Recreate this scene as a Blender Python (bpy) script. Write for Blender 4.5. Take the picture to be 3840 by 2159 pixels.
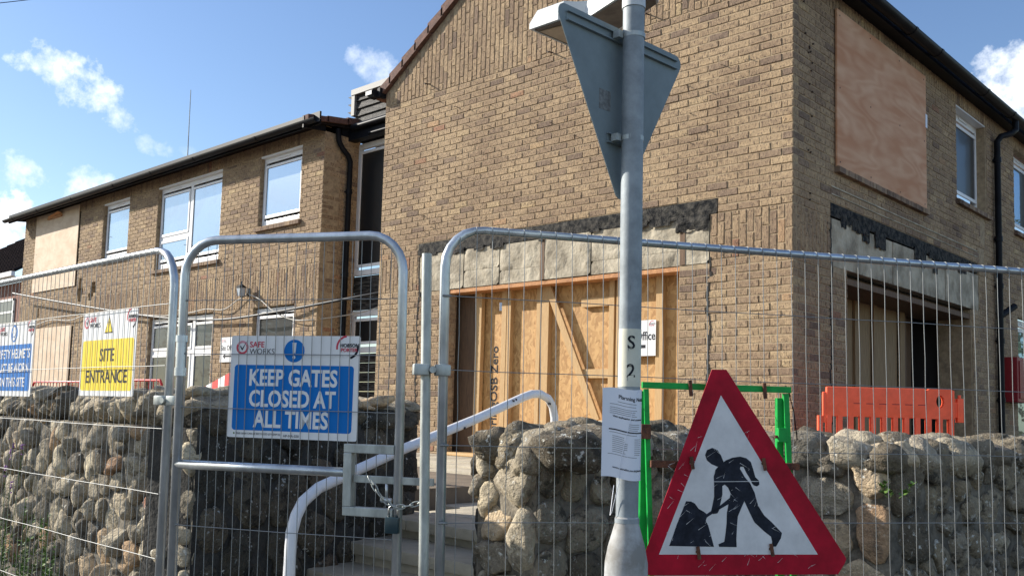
import bpy, bmesh, math, random
from mathutils import Vector, Matrix, noise
random.seed(7)
R = math.radians
S = bpy.context.scene
for o in list(bpy.data.objects): bpy.data.objects.remove(o)
COL = S.collection

# ------------------------------------------------------------------ camera
cam_d = bpy.data.cameras.new('camera'); cam = bpy.data.objects.new('camera', cam_d); COL.objects.link(cam)
S.camera = cam
CAMP = Vector((3.90715, -7.84603, 1.5))
FW = Vector((-0.68181475, 0.72623976, 0.08777505)); RT = Vector((0.73045448, 0.68238701, 0.02800397)); UP = Vector((0.03955896, -0.0832092, 0.99574661))
cam.matrix_world = Matrix(((RT.x, UP.x, -FW.x, CAMP.x), (RT.y, UP.y, -FW.y, CAMP.y), (RT.z, UP.z, -FW.z, CAMP.z), (0, 0, 0, 1)))
cam_d.sensor_width = 36; cam_d.sensor_fit = 'HORIZONTAL'; cam_d.lens = 3521.3 / 3840 * 36
cam_d.shift_y = 0.0418; cam_d.clip_start = 0.05; cam_d.clip_end = 3000

# ------------------------------------------------------------------ sun and sky
SUN_TO = Vector((-0.906, -0.423, 0.475)).normalized()
sun_d = bpy.data.lights.new('sun', 'SUN'); sun = bpy.data.objects.new('sun', sun_d); COL.objects.link(sun)
sun_d.energy = 5.0; sun_d.angle = R(0.53); sun_d.color = (1.0, 0.94, 0.84)
sun.rotation_euler = (-SUN_TO).to_track_quat('-Z', 'Y').to_euler(); sun.location = (-20, -10, 20)
S.view_settings.view_transform = 'Standard'; S.view_settings.look = 'None'; S.view_settings.gamma = 1
S.view_settings.use_curve_mapping = False; S.view_settings.exposure = 0.64
S.render.engine = 'CYCLES'

W = bpy.data.worlds.new('World'); S.world = W; W.use_nodes = True
nt = W.node_tree; nt.nodes.clear(); L = nt.links
def N(t, tree=None, **k):
    n = (tree or nt).nodes.new(t)
    for a, b in k.items(): setattr(n, a, b)
    return n
out = N('ShaderNodeOutputWorld'); bg = N('ShaderNodeBackground'); bg.inputs[1].default_value = 0.122
sky = N('ShaderNodeTexSky'); sky.sky_type = 'NISHITA'; sky.sun_disc = False
sky.sun_elevation = math.asin(SUN_TO.z); sky.sun_rotation = math.atan2(SUN_TO.x, SUN_TO.y) % (2 * math.pi)
sky.air_density = 1.15; sky.dust_density = 0.4; sky.ozone_density = 3.0
hs = N('ShaderNodeHueSaturation'); hs.inputs['Saturation'].default_value = 1.06; hs.inputs['Hue'].default_value = .508; hs.inputs['Value'].default_value = .93; L.new(sky.outputs[0], hs.inputs['Color'])
tc = N('ShaderNodeTexCoord')
def vm(op, a, b=None):
    n = N('ShaderNodeVectorMath', operation=op)
    for i, v in enumerate((a, b)):
        if v is None: continue
        if isinstance(v, (tuple, list, Vector)): n.inputs[i].default_value = tuple(v)
        else: L.new(v, n.inputs[i])
    return n.outputs['Value'] if op == 'DOT_PRODUCT' else n.outputs[0]
def ma(op, a, b=None, c=None, clamp=False):
    n = N('ShaderNodeMath', operation=op); n.use_clamp = clamp
    for i, v in enumerate((a, b, c)):
        if v is None: continue
        if isinstance(v, (int, float)): n.inputs[i].default_value = v
        else: L.new(v, n.inputs[i])
    return n.outputs[0]
D = tc.outputs['Generated']
nz = N('ShaderNodeTexNoise'); nz.inputs['Scale'].default_value = 9; nz.inputs['Detail'].default_value = 9; nz.inputs['Roughness'].default_value = 0.6; nz.inputs['Distortion'].default_value = 0.6
L.new(D, nz.inputs['Vector']); NZ = nz.outputs['Fac']
nz2 = N('ShaderNodeTexNoise'); nz2.inputs['Scale'].default_value = 34; nz2.inputs['Detail'].default_value = 8; nz2.inputs['Roughness'].default_value = 0.62
L.new(D, nz2.inputs['Vector'])
NZF = ma('ADD', ma('MULTIPLY', NZ, 0.42), ma('MULTIPLY', nz2.outputs['Fac'], 0.58))
def dirpx(x, y):
    x *= 1.4907; y *= 1.4907
    return (FW + RT * ((x - 1920) / 3521.3) + UP * ((1239.9 - y) / 3521.3)).normalized()
tot = None
# clouds by the directions in which they stand: centre, end of the long axis, short radius / long radius, strength
for (cx, cy, ex, ey, ratio, st, soft) in [(185, 215, 345, 330, .42, 1.0, 2.6), (130, 175, 215, 200, .55, 1.0, 2.2), (310, 300, 360, 345, .7, .9, 2.2), (375, 365, 450, 390, .35, .5, 2.6), (945, 165, 1020, 215, .6, .55, 2.6),
        (130, 450, 360, 490, .28, .85, 2.6), (-60, 560, 190, 570, .6, 1.0, 2.0), (480, 385, 520, 400, .5, .25, 2.4), (2640, 270, 2900, 330, .68, 1.0, 1.1), (2560, 170, 2740, 150, .45, .85, 1.3)]:
    c = dirpx(cx, cy); e = dirpx(ex, ey); a = (e - c); ra = a.length; a = (a - c * a.dot(c)).normalized(); b = c.cross(a)
    X_ = ma('DIVIDE', vm('DOT_PRODUCT', D, a), ra); Y_ = ma('DIVIDE', vm('DOT_PRODUCT', D, b), ra * ratio)
    r2 = ma('ADD', ma('MULTIPLY', X_, X_), ma('MULTIPLY', Y_, Y_))
    v = ma('SUBTRACT', ma('ADD', ma('MULTIPLY', ma('SUBTRACT', NZF, 0.5), soft * 2.6), 0.55), ma('MULTIPLY', r2, 0.75))
    v = ma('MULTIPLY', ma('MULTIPLY', v, .8 if soft > 2 else 1.9, clamp=True), st)
    f = ma('GREATER_THAN', vm('DOT_PRODUCT', D, c), 0.0); v = ma('MULTIPLY', v, f)
    tot = v if tot is None else ma('MAXIMUM', tot, v)
# broken cloud over the rest of the sky (seen in the window glass)
sepd = N('ShaderNodeSeparateXYZ'); L.new(D, sepd.inputs[0])
back = ma('MULTIPLY', ma('SUBTRACT', ma('MULTIPLY', sepd.outputs['Y'], -1.0), 0.05), 5.0, clamp=True)
gen = ma('MULTIPLY', ma('MULTIPLY', ma('SUBTRACT', NZ, 0.47), 6.0, clamp=True), back)
tot = ma('MAXIMUM', tot, ma('MULTIPLY', gen, 0.75))
shade = ma('ADD', ma('MULTIPLY', NZF, 0.9), 0.55)
ccol = N('ShaderNodeVectorMath', operation='SCALE'); ccol.inputs[0].default_value = (7.4, 7.7, 8.1); L.new(shade, ccol.inputs['Scale'])
mx = N('ShaderNodeMix', data_type='RGBA'); L.new(tot, mx.inputs['Factor']); L.new(hs.outputs[0], mx.inputs['A']); L.new(ccol.outputs[0], mx.inputs['B'])
L.new(mx.outputs['Result'], bg.inputs[0]); L.new(bg.outputs[0], out.inputs[0])

# ------------------------------------------------------------------ materials
def mat(name, col, rough=0.7, metal=0.0, spec=0.5, bump=0.0, bscale=60, var=0.0, vscale=8, col2=None, detail=4, coord='Object', stretch=None, ramp=(0.35, 0.65), alpha=None):
    m = bpy.data.materials.new(name); m.use_nodes = True; t = m.node_tree
    b = t.nodes['Principled BSDF']; b.inputs['Roughness'].default_value = rough; b.inputs['Metallic'].default_value = metal
    b.inputs['Specular IOR Level'].default_value = spec; b.inputs['Base Color'].default_value = (*col, 1)
    co = t.nodes.new('ShaderNodeTexCoord').outputs[coord] if coord != 'Pos' else t.nodes.new('ShaderNodeNewGeometry').outputs['Position']
    if stretch:
        mp = t.nodes.new('ShaderNodeMapping'); mp.inputs['Scale'].default_value = stretch; t.links.new(co, mp.inputs[0]); co = mp.outputs[0]
    if var or col2:
        n = t.nodes.new('ShaderNodeTexNoise'); n.inputs['Scale'].default_value = vscale; n.inputs['Detail'].default_value = detail; n.inputs['Roughness'].default_value = .65
        t.links.new(co, n.inputs[0]); r = t.nodes.new('ShaderNodeValToRGB')
        r.color_ramp.elements[0].position = ramp[0]; r.color_ramp.elements[1].position = ramp[1]
        c2 = col2 or tuple(min(1, c * (1 + var)) for c in col); c1 = col if col2 else tuple(c * (1 - var) for c in col)
        r.color_ramp.elements[0].color = (*c1, 1); r.color_ramp.elements[1].color = (*c2, 1)
        t.links.new(n.outputs['Fac'], r.inputs[0]); t.links.new(r.outputs[0], b.inputs['Base Color'])
    if bump:
        n = t.nodes.new('ShaderNodeTexNoise'); n.inputs['Scale'].default_value = bscale; n.inputs['Detail'].default_value = 5; t.links.new(co, n.inputs[0])
        bm = t.nodes.new('ShaderNodeBump'); bm.inputs['Strength'].default_value = min(1, bump); bm.inputs['Distance'].default_value = .01; t.links.new(n.outputs['Fac'], bm.inputs['Height']); t.links.new(bm.outputs[0], b.inputs['Normal'])
    return m
def tinted(name, stops, dark, speck, sscale, sstretch, bump, rough=.9, lichen=None, coord='UV', bscale=1.0, macro=False, dist=.008):
    """colour per piece from the attribute 'tint', with speckle and grain on top"""
    m = bpy.data.materials.new(name); m.use_nodes = True; t = m.node_tree; b = t.nodes['Principled BSDF']; b.inputs['Roughness'].default_value = rough; b.inputs['Specular IOR Level'].default_value = .25
    at = t.nodes.new('ShaderNodeAttribute'); at.attribute_name = 'tint'
    r = t.nodes.new('ShaderNodeValToRGB'); e = r.color_ramp.elements
    e[0].position, e[0].color = stops[0][0], (*stops[0][1], 1); e[1].position, e[1].color = stops[-1][0], (*stops[-1][1], 1)
    for p, c in stops[1:-1]: q = e.new(p); q.color = (*c, 1)
    t.links.new(at.outputs['Fac'], r.inputs[0])
    co = t.nodes.new('ShaderNodeTexCoord').outputs['UV'] if coord == 'UV' else t.nodes.new('ShaderNodeNewGeometry').outputs['Position']
    def nz(scale, st=(1, 1, 1), det=4, rg=.6):
        mp = t.nodes.new('ShaderNodeMapping'); mp.inputs['Scale'].default_value = st; t.links.new(co, mp.inputs[0])
        n = t.nodes.new('ShaderNodeTexNoise'); n.inputs['Scale'].default_value = scale; n.inputs['Detail'].default_value = det; n.inputs['Roughness'].default_value = rg
        t.links.new(mp.outputs[0], n.inputs[0]); return n.outputs['Fac']
    def mapr(v, a, b_, c=0, d=1):
        n = t.nodes.new('ShaderNodeMapRange'); n.inputs[1].default_value = a; n.inputs[2].default_value = b_; n.inputs[3].default_value = c; n.inputs[4].default_value = d; t.links.new(v, n.inputs[0]); return n.outputs[0]
    def mix(f, a, b_, mode='MIX'):
        n = t.nodes.new('ShaderNodeMix'); n.data_type = 'RGBA'; n.blend_type = mode
        if isinstance(f, float): n.inputs[0].default_value = f
        else: t.links.new(f, n.inputs[0])
        for i, v in ((6, a), (7, b_)):
            if isinstance(v, tuple): n.inputs[i].default_value = (*v, 1)
            else: t.links.new(v, n.inputs[i])
        return n.outputs[2]
    g = nz(22 * bscale, (1, 1, 1), 5, .7)
    c = mix(mapr(g, .3, .7, 0.0, 1.0), mix(1.0, r.outputs[0], (.62, .6, .6), 'MULTIPLY'), mix(1.0, r.outputs[0], (1.18, 1.16, 1.1), 'MULTIPLY'))
    sp = mapr(nz(sscale, sstretch, 3, .7), .53, .64)
    f = t.nodes.new('ShaderNodeMath'); f.operation = 'MULTIPLY'; t.links.new(sp, f.inputs[0]); f.inputs[1].default_value = speck
    c = mix(f.outputs[0], c, dark)
    if lichen:
        lf = mapr(nz(lichen[1], (1, 1, 1), 6, .7), lichen[2], lichen[2] + .05); f2 = t.nodes.new('ShaderNodeMath'); f2.operation = 'MULTIPLY'
        t.links.new(lf, f2.inputs[0]); t.links.new(mapr(nz(lichen[1] * .16, (1, 1, 1), 3), .42, .58), f2.inputs[1]); c = mix(f2.outputs[0], c, lichen[0])
    if macro:   # damp, soot and faded areas that run over many bricks
        gp = t.nodes.new('ShaderNodeNewGeometry').outputs['Position']; mn = t.nodes.new('ShaderNodeTexNoise'); mn.inputs['Scale'].default_value = .9; mn.inputs['Detail'].default_value = 6; mn.inputs['Roughness'].default_value = .6; t.links.new(gp, mn.inputs[0])
        c = mix(mapr(mn.outputs['Fac'], .35, .62), mix(1.0, c, (.74, .70, .70), 'MULTIPLY'), mix(1.0, c, (1.06, 1.05, 1.02), 'MULTIPLY'))
    t.links.new(c, b.inputs['Base Color'])
    bp = t.nodes.new('ShaderNodeBump'); bp.inputs['Strength'].default_value = bump; bp.inputs['Distance'].default_value = dist
    h = t.nodes.new('ShaderNodeMath'); h.operation = 'ADD'; t.links.new(nz(sscale, sstretch, 5, .7), h.inputs[0]); t.links.new(nz(90 * bscale, (1, 1, 1), 4), h.inputs[1])
    t.links.new(h.outputs[0], bp.inputs['Height']); t.links.new(bp.outputs[0], b.inputs['Normal'])
    return m
M = {}
M['brick'] = tinted('brick', [(0, (.215, .16, .125)), (.16, (.285, .21, .155)), (.34, (.36, .265, .18)), (.6, (.43, .32, .208)), (.82, (.485, .365, .235)), (.94, (.53, .41, .25)), (.975, (.48, .31, .19)), (1, (.35, .19, .13))],
                    (.11, .078, .058), .95, 38, (1.6, .6, 1), 1, macro=True)
M['mortar'] = mat('mortar', (.36, .27, .17), .95, bump=.6, bscale=150, var=.25, vscale=14, coord='Pos')
M['stone'] = tinted('stone', [(0, (.17, .15, .12)), (.2, (.30, .26, .195)), (.42, (.47, .41, .305)), (.6, (.42, .365, .28)), (.75, (.64, .56, .41)), (.86, (.48, .33, .20)), (.95, (.46, .26, .175)), (1, (.40, .18, .12))],
                    (.10, .088, .068), .6, 11, (1, 1, 1.2), 1, .92, ((.70, .68, .60), 26, .60), 'Pos', .7, dist=.018)
M['mid_stone'] = tinted('mid_stone', [(0, (.14, .12, .09)), (.25, (.25, .21, .15)), (.5, (.35, .295, .205)), (.72, (.25, .225, .18)), (.88, (.43, .37, .27)), (.95, (.27, .18, .12)), (1, (.25, .14, .10))],
                    (.05, .045, .036), .85, 11, (1, 1, 1.2), 1, .92, ((.66, .65, .58), 28, .575), 'Pos', .7, dist=.022)  # darker copy of stone; shade on the side faces is put into the colour
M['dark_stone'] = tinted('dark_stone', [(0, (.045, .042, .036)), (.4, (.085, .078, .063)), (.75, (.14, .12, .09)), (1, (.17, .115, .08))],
                    (.02, .019, .016), .8, 11, (1, 1, 1.2), 1, .92, ((.6, .6, .56), 30, .60), 'Pos', .7, dist=.022)  # near-black copy of stone; the return wall's shade and dirt are in the colour
M['stone_mortar'] = mat('stone_mortar', (.16, .138, .105), .97, bump=1, bscale=45, var=.45, vscale=12, coord='Pos')
M['mid_mortar'] = mat('mid_mortar', (.13, .115, .09), .97, bump=1, bscale=45, var=.45, vscale=12, coord='Pos')  # mortar darkened to match the shade painted into mid_stone
M['dark_mortar'] = mat('dark_mortar', (.04, .037, .032), .97, bump=1, bscale=45, var=.4, vscale=12, coord='Pos')  # mortar darkened for the shade and dirt of the return wall
M['concrete'] = mat('concrete', (.215, .18, .13), .95, bump=1, bscale=28, col2=(.54, .475, .36), vscale=3.2, coord='Pos', detail=9)
M['bitumen'] = mat('bitumen', (.006, .007, .009), .75, spec=.12, bump=1, bscale=70, col2=(.12, .108, .09), vscale=16, ramp=(.42, .74), detail=9, coord='Pos')
M['paving'] = mat('paving', (.42, .37, .28), .9, bump=.4, bscale=30, var=.15, vscale=5, coord='Pos')
M['asphalt'] = mat('asphalt', (.05, .05, .05), .9, bump=.5, bscale=80, var=.2, vscale=3, coord='Pos')
M['earth'] = mat('earth', (.17, .13, .09), .95, bump=.5, bscale=20, var=.3, vscale=2, coord='Pos')
M['timber'] = mat('timber', (.44, .265, .11), .75, bump=.15, bscale=40, col2=(.55, .365, .175), vscale=9, stretch=(14, 14, .8), coord='Pos')
M['timber_orange'] = mat('timber_orange', (.38, .17, .07), .8, bump=.5, bscale=30, col2=(.55, .27, .11), vscale=9, coord='Pos')
M['timber_shade'] = mat('timber_shade', (.20, .125, .06), .8, col2=(.33, .22, .115), vscale=7, stretch=(12, 12, .7), coord='Pos')  # darker copy of timber; the side opening's shade is put into the colour
M['timber_dark'] = mat('timber_dark', (.10, .06, .035), .8, col2=(.17, .10, .055), vscale=9, stretch=(10, 10, .8), coord='Pos')  # darkest timber copy; shade inside the openings is put into the colour
def swirl(name, a, b, sc=1.3):
    m = mat(name, a, .7, spec=.2); t = m.node_tree; g = t.nodes.new('ShaderNodeNewGeometry').outputs['Position']
    n = t.nodes.new('ShaderNodeTexNoise'); n.inputs['Scale'].default_value = sc; n.inputs['Detail'].default_value = 2; mp = t.nodes.new('ShaderNodeMapping'); mp.inputs['Scale'].default_value = (1, .5, 1.9); mp.inputs['Rotation'].default_value = (.5, 0, 0); t.links.new(g, mp.inputs[0]); t.links.new(mp.outputs[0], n.inputs[0])
    k = t.nodes.new('ShaderNodeMath'); k.operation = 'MULTIPLY'; k.inputs[1].default_value = 60; t.links.new(n.outputs['Fac'], k.inputs[0]); f = t.nodes.new('ShaderNodeMath'); f.operation = 'SINE'; t.links.new(k.outputs[0], f.inputs[0])
    n2 = t.nodes.new('ShaderNodeTexNoise'); n2.inputs['Scale'].default_value = 2.5; n2.inputs['Detail'].default_value = 5; t.links.new(mp.outputs[0], n2.inputs[0])
    ad = t.nodes.new('ShaderNodeMath'); ad.operation = 'MULTIPLY_ADD'; t.links.new(f.outputs[0], ad.inputs[0]); ad.inputs[1].default_value = .07; t.links.new(n2.outputs['Fac'], ad.inputs[2])
    r = t.nodes.new('ShaderNodeValToRGB'); r.color_ramp.elements[0].position = .33; r.color_ramp.elements[1].position = .72; r.color_ramp.elements[0].color = (*a, 1); r.color_ramp.elements[1].color = (*b, 1)
    t.links.new(ad.outputs[0], r.inputs[0]); t.links.new(r.outputs[0], t.nodes['Principled BSDF'].inputs['Base Color']); return m
M['ply_pink'] = swirl('ply_pink', (.52, .25, .13), (.66, .40, .25))
M['ply_pale'] = swirl('ply_pale', (.60, .45, .31), (.72, .58, .43), 1.1)
M['upvc'] = mat('upvc', (.80, .80, .80), .3)
M['steel'] = mat('galvanised_steel', (.50, .53, .55), .33, metal=.75, bump=.06, bscale=30, var=.22, vscale=9, coord='Pos', detail=7, stretch=(1, 1, .5))
M['dull_steel'] = mat('dull_steel', (.37, .39, .37), .5, metal=.55, bump=.1, bscale=60, var=.3, vscale=14, coord='Pos', detail=7, stretch=(1, 1, .35))
M['wire'] = mat('wire', (.26, .265, .26), .5, metal=.5)
M['post_steel'] = mat('lamp_post_steel', (.27, .30, .315), .6, spec=.3, metal=.1, bump=.1, bscale=35, var=.22, vscale=11, coord='Pos', detail=9)
M['sign_grey'] = mat('sign_back_grey', (.20, .24, .25), .6, spec=.3, metal=.1, var=.12, vscale=7, detail=9, coord='Pos')
M['base_paint'] = mat('base_paint', (.23, .22, .20), .6, col2=(.46, .47, .47), vscale=7, coord='Pos', stretch=(1, 1, 1), ramp=(.4, .62), detail=8)
M['cream'] = mat('cream_paint', (.64, .62, .50), .55, var=.06, vscale=25, coord='Pos')
M['gutter'] = mat('black_gutter', (.010, .011, .014), .4, spec=.09, var=.3, vscale=4, coord='Pos')
M['blackwood'] = mat('black_wood', (.012, .012, .012), .6, spec=.2, bump=.7, bscale=20, col2=(.11, .10, .088), vscale=8, stretch=(.8, 1, 9), coord='Pos', detail=9, ramp=(.45, .62))
M['tile'] = mat('roof_tile', (.13, .065, .048), .85, bump=.4, bscale=70, var=.35, vscale=25, coord='Pos')
M['darktile'] = mat('dark_tile', (.022, .018, .018), 1.0, spec=0.0, bump=.4, bscale=70, var=.4, vscale=14, coord='Pos')
M['redbrick'] = mat('red_brick', (.22, .10, .07), .9, var=.3, vscale=10, coord='Pos')
M['white_sign'] = mat('white_sign', (.76, .76, .75), .5, spec=.25, var=.03, vscale=12, coord='Pos')
M['blue_sign'] = mat('blue_sign', (.0, .155, .50), .55, spec=.2)
M['yellow_sign'] = mat('yellow_sign', (.86, .64, .03), .35)
M['ink'] = mat('black_ink', (.010, .012, .02), .55, spec=.2)
M['grey_ink'] = mat('grey_ink', (.12, .12, .13), .5)
M['logo_red'] = mat('logo_red', (.52, .02, .06), .4)
M['logo_pink'] = mat('logo_pink', (.60, .25, .30), .4)
M['sign_red'] = mat('sign_red', (.40, .004, .022), .55, spec=.2, var=.28, vscale=7, coord='Pos', detail=8)
M['plate_white'] = mat('plate_white', (.68, .67, .66), .55, spec=.2, var=.11, vscale=9, coord='Pos', detail=8)
M['plate_black'] = mat('plate_black', (.006, .008, .015), .55, spec=.2, col2=(.02, .025, .04), vscale=30, coord='Pos')
M['green'] = mat('green_paint', (.006, .34, .055), .5, spec=.3, bump=.1, bscale=50, var=.16, vscale=20, coord='Pos')
M['rust'] = mat('rust', (.06, .026, .017), .9, bump=.6, bscale=120, col2=(.17, .07, .035), vscale=40, coord='Pos')
M['orange'] = mat('orange_plastic', (.90, .13, .06), .5, spec=.3, var=.10, vscale=9, coord='Pos')
M['redpaint'] = mat('red_paint', (.55, .012, .02), .4)
M['boxred'] = mat('box_red', (.25, .012, .018), .4)
M['rail_white'] = mat('rail_white', (.78, .78, .79), .3, var=.03, vscale=20, coord='Pos')
M['paper'] = mat('paper', (.74, .76, .82), .45)
M['brass'] = mat('lock_steel', (.6, .6, .6), .25, metal=1)
M['lock_body'] = mat('lock_body', (.012, .035, .045), .3)
M['black'] = mat('black_plastic', (.010, .010, .012), .6, spec=.2)
M['lampwhite'] = mat('lamp_white', (.60, .62, .62), .45, var=.06, vscale=12, coord='Pos')
M['lampunder'] = mat('lamp_under', (.13, .10, .08), .6, var=.4, vscale=18, coord='Pos', detail=8)
M['lamplens'] = mat('lamp_lens', (.42, .30, .19), .35, var=.2, vscale=14, coord='Pos')
M['leaf'] = mat('leaf', (.09, .17, .03), .6, var=.4, vscale=30, coord='Pos')
M['treeleaf'] = mat('tree_leaf', (.05, .09, .025), .7, var=.4, vscale=3, coord='Pos')
M['bark'] = mat('bark', (.08, .06, .045), .9, var=.3, vscale=10, coord='Pos')
M['flower'] = mat('flower', (.25, .10, .35), .6)
M['cable'] = mat('black_cable', (.02, .02, .022), .5)
M['cable_grey'] = mat('grey_cable', (.45, .43, .38), .6)
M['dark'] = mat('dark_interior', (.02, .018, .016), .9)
M['nail'] = mat('rusty_nail', (.05, .03, .02), .8)
def osb():
    m = bpy.data.materials.new('osb'); m.use_nodes = True; t = m.node_tree; b = t.nodes['Principled BSDF']; b.inputs['Roughness'].default_value = .7
    co = t.nodes.new('ShaderNodeNewGeometry').outputs['Position']
    w = t.nodes.new('ShaderNodeTexNoise'); w.inputs['Scale'].default_value = 5; t.links.new(co, w.inputs[0])
    ad = t.nodes.new('ShaderNodeVectorMath'); ad.operation = 'MULTIPLY_ADD'; t.links.new(w.outputs['Color'], ad.inputs[0]); ad.inputs[1].default_value = (.25, .25, .25); t.links.new(co, ad.inputs[2])
    v = t.nodes.new('ShaderNodeTexVoronoi'); v.inputs['Scale'].default_value = 19; mp = t.nodes.new('ShaderNodeMapping'); mp.inputs['Rotation'].default_value = (0, .5, 0); mp.inputs['Scale'].default_value = (2.0, 1, .9)
    t.links.new(ad.outputs[0], mp.inputs[0]); t.links.new(mp.outputs[0], v.inputs['Vector'])
    r = t.nodes.new('ShaderNodeValToRGB'); r.color_ramp.elements[0].color = (.34, .175, .055, 1); r.color_ramp.elements[1].color = (.56, .335, .13, 1)
    e = r.color_ramp.elements.new(.5); e.color = (.47, .265, .095, 1)
    sp = t.nodes.new('ShaderNodeSeparateColor'); t.links.new(v.outputs['Color'], sp.inputs[0]); t.links.new(sp.outputs[0], r.inputs[0]); t.links.new(r.outputs[0], b.inputs['Base Color'])
    bp = t.nodes.new('ShaderNodeBump'); bp.inputs['Strength'].default_value = .3; bp.inputs['Distance'].default_value = .005; t.links.new(sp.outputs[1], bp.inputs['Height']); t.links.new(bp.outputs[0], b.inputs['Normal'])
    return m
M['osb'] = osb()
def glass(name, dark, fac):
    m = bpy.data.materials.new(name); m.use_nodes = True; t = m.node_tree; b = t.nodes['Principled BSDF']
    b.inputs['Base Color'].default_value = (*dark, 1); b.inputs['Roughness'].default_value = .3
    g = t.nodes.new('ShaderNodeBsdfGlossy'); g.inputs['Roughness'].default_value = .015; g.inputs['Color'].default_value = (.55, .76, 1, 1)
    mx = t.nodes.new('ShaderNodeMixShader'); mx.inputs[0].default_value = fac
    t.links.new(b.outputs[0], mx.inputs[1]); t.links.new(g.outputs[0], mx.inputs[2]); t.links.new(mx.outputs[0], t.nodes['Material Output'].inputs[0])
    n = t.nodes.new('ShaderNodeTexNoise'); n.inputs['Scale'].default_value = 1.7; bp = t.nodes.new('ShaderNodeBump'); bp.inputs['Strength'].default_value = .3; bp.inputs['Distance'].default_value = .01
    t.links.new(t.nodes.new('ShaderNodeNewGeometry').outputs['Position'], n.inputs[0]); t.links.new(n.outputs['Fac'], bp.inputs['Height']); t.links.new(bp.outputs[0], g.inputs['Normal'])
    return m
M['glass'] = glass('window_glass', (.02, .028, .036), .40)
M['glass_dark'] = glass('dark_window_glass', (.012, .013, .015), .035)

# ------------------------------------------------------------------ helpers
def tag(o, label=None, cat=None, group=None, kind=None):
    if label: o['label'] = label
    if cat: o['category'] = cat
    if group: o['group'] = group
    if kind: o['kind'] = kind
    return o
def empty(name, loc=(0, 0, 0), rz=0, label=None, cat=None, group=None, kind=None):
    o = bpy.data.objects.new(name, None); COL.objects.link(o); o.location = loc; o.rotation_euler = (0, 0, R(rz)); o.empty_display_size = .1
    return tag(o, label, cat, group, kind)
class MB:
    def __init__(s): s.v = []; s.f = []; s.t = []; s.uv = []
    def add(s, vs, fs, tint=None, uv=None):
        k = len(s.v); s.v += [tuple(p) for p in vs]; s.f += [tuple(i + k for i in f) for f in fs]
        s.t += [tint or 0.5] * len(vs); s.uv += (uv or [(0, 0)] * len(vs)); return s
    def box(s, a, b, M_=None, tint=None):
        (x0, y0, z0), (x1, y1, z1) = a, b
        vs = [Vector(p) for p in ((x0, y0, z0), (x1, y0, z0), (x1, y1, z0), (x0, y1, z0), (x0, y0, z1), (x1, y0, z1), (x1, y1, z1), (x0, y1, z1))]
        if M_: vs = [M_ @ p for p in vs]
        return s.add(vs, [(0, 3, 2, 1), (4, 5, 6, 7), (0, 1, 5, 4), (1, 2, 6, 5), (2, 3, 7, 6), (3, 0, 4, 7)], tint)
    def beam(s, p, q, w, h, up=(0, 0, 1)):
        p, q = Vector(p), Vector(q); d = (q - p); l = d.length; d.normalize(); up = Vector(up)
        if abs(d.dot(up)) > .99: up = Vector((1, 0, 0))
        x = d.cross(up).normalized(); y = x.cross(d).normalized()
        mm = Matrix(((x.x, d.x, y.x, p.x), (x.y, d.y, y.y, p.y), (x.z, d.z, y.z, p.z), (0, 0, 0, 1)))
        return s.box((-w / 2, 0, -h / 2), (w / 2, l, h / 2), mm)
    def tube(s, pts, r, n=10, cap=True):
        pts = [Vector(p) for p in pts]; rs = r if isinstance(r, (list, tuple)) else [r] * len(pts)
        k = len(s.v); ref = None; vs = []
        for i, p in enumerate(pts):
            d = ((pts[min(i + 1, len(pts) - 1)] - p).normalized() + (p - pts[max(i - 1, 0)]).normalized())
            d.normalize()
            if ref is None:
                ref = Vector((0, 0, 1)) if abs(d.z) < .9 else Vector((1, 0, 0))
            x = d.cross(ref)
            if x.length < 1e-4: x = d.cross(Vector((.3, .7, .2)))
            x.normalize(); y = x.cross(d).normalized(); ref = y
            for j in range(n):
                a = 2 * math.pi * j / n; vs.append(p + x * (rs[i] * math.cos(a)) + y * (rs[i] * math.sin(a)))
        fs = [(i * n + j, i * n + (j + 1) % n, (i + 1) * n + (j + 1) % n, (i + 1) * n + j) for i in range(len(pts) - 1) for j in range(n)]
        if cap: fs += [tuple(range(n))[::-1], tuple((len(pts) - 1) * n + j for j in range(n))]
        return s.add(vs, fs)
    def prism(s, poly, y0, y1):
        """polygon of (x, z), extruded along y"""
        n = len(poly); vs = [(x, y0, z) for x, z in poly] + [(x, y1, z) for x, z in poly]
        return s.add(vs, [tuple(range(n)), tuple(range(n, 2 * n))[::-1]] + [(i, i + n, (i + 1) % n + n, (i + 1) % n) for i in range(n)])
    def build(s, name, m, parent=None, smooth=False, bevel=0, fix=True, loc=None):
        me = bpy.data.meshes.new(name); me.from_pydata(s.v, [], s.f); me.materials.append(M[m] if isinstance(m, str) else m)
        a = me.attributes.new('tint', 'FLOAT', 'POINT'); a.data.foreach_set('value', s.t)
        uvl = me.uv_layers.new(name='UVMap'); uvs = s.uv; fl = []
        for l in me.loops: fl += uvs[l.vertex_index]
        uvl.data.foreach_set('uv', fl)
        if fix:
            b = bmesh.new(); b.from_mesh(me); bmesh.ops.recalc_face_normals(b, faces=b.faces)
            if bevel: bmesh.ops.bevel(b, geom=b.edges[:], offset=bevel, segments=2, affect='EDGES', profile=.6)
            b.to_mesh(me); b.free()
        if smooth:
            me.polygons.foreach_set('use_smooth', [True] * len(me.polygons))
            if smooth != 'full' and hasattr(me, 'set_sharp_from_angle'): me.set_sharp_from_angle(angle=R(40))
        o = bpy.data.objects.new(name, me); COL.objects.link(o)
        if parent: o.parent = parent
        if loc: o.location = loc
        return o
def arc(c, r, a0, a1, n, plane='xz'):
    o = []
    for i in range(n + 1):
        a = R(a0 + (a1 - a0) * i / n); o.append((c[0] + r * math.cos(a), c[1], c[2] + r * math.sin(a)))
    return o
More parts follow.
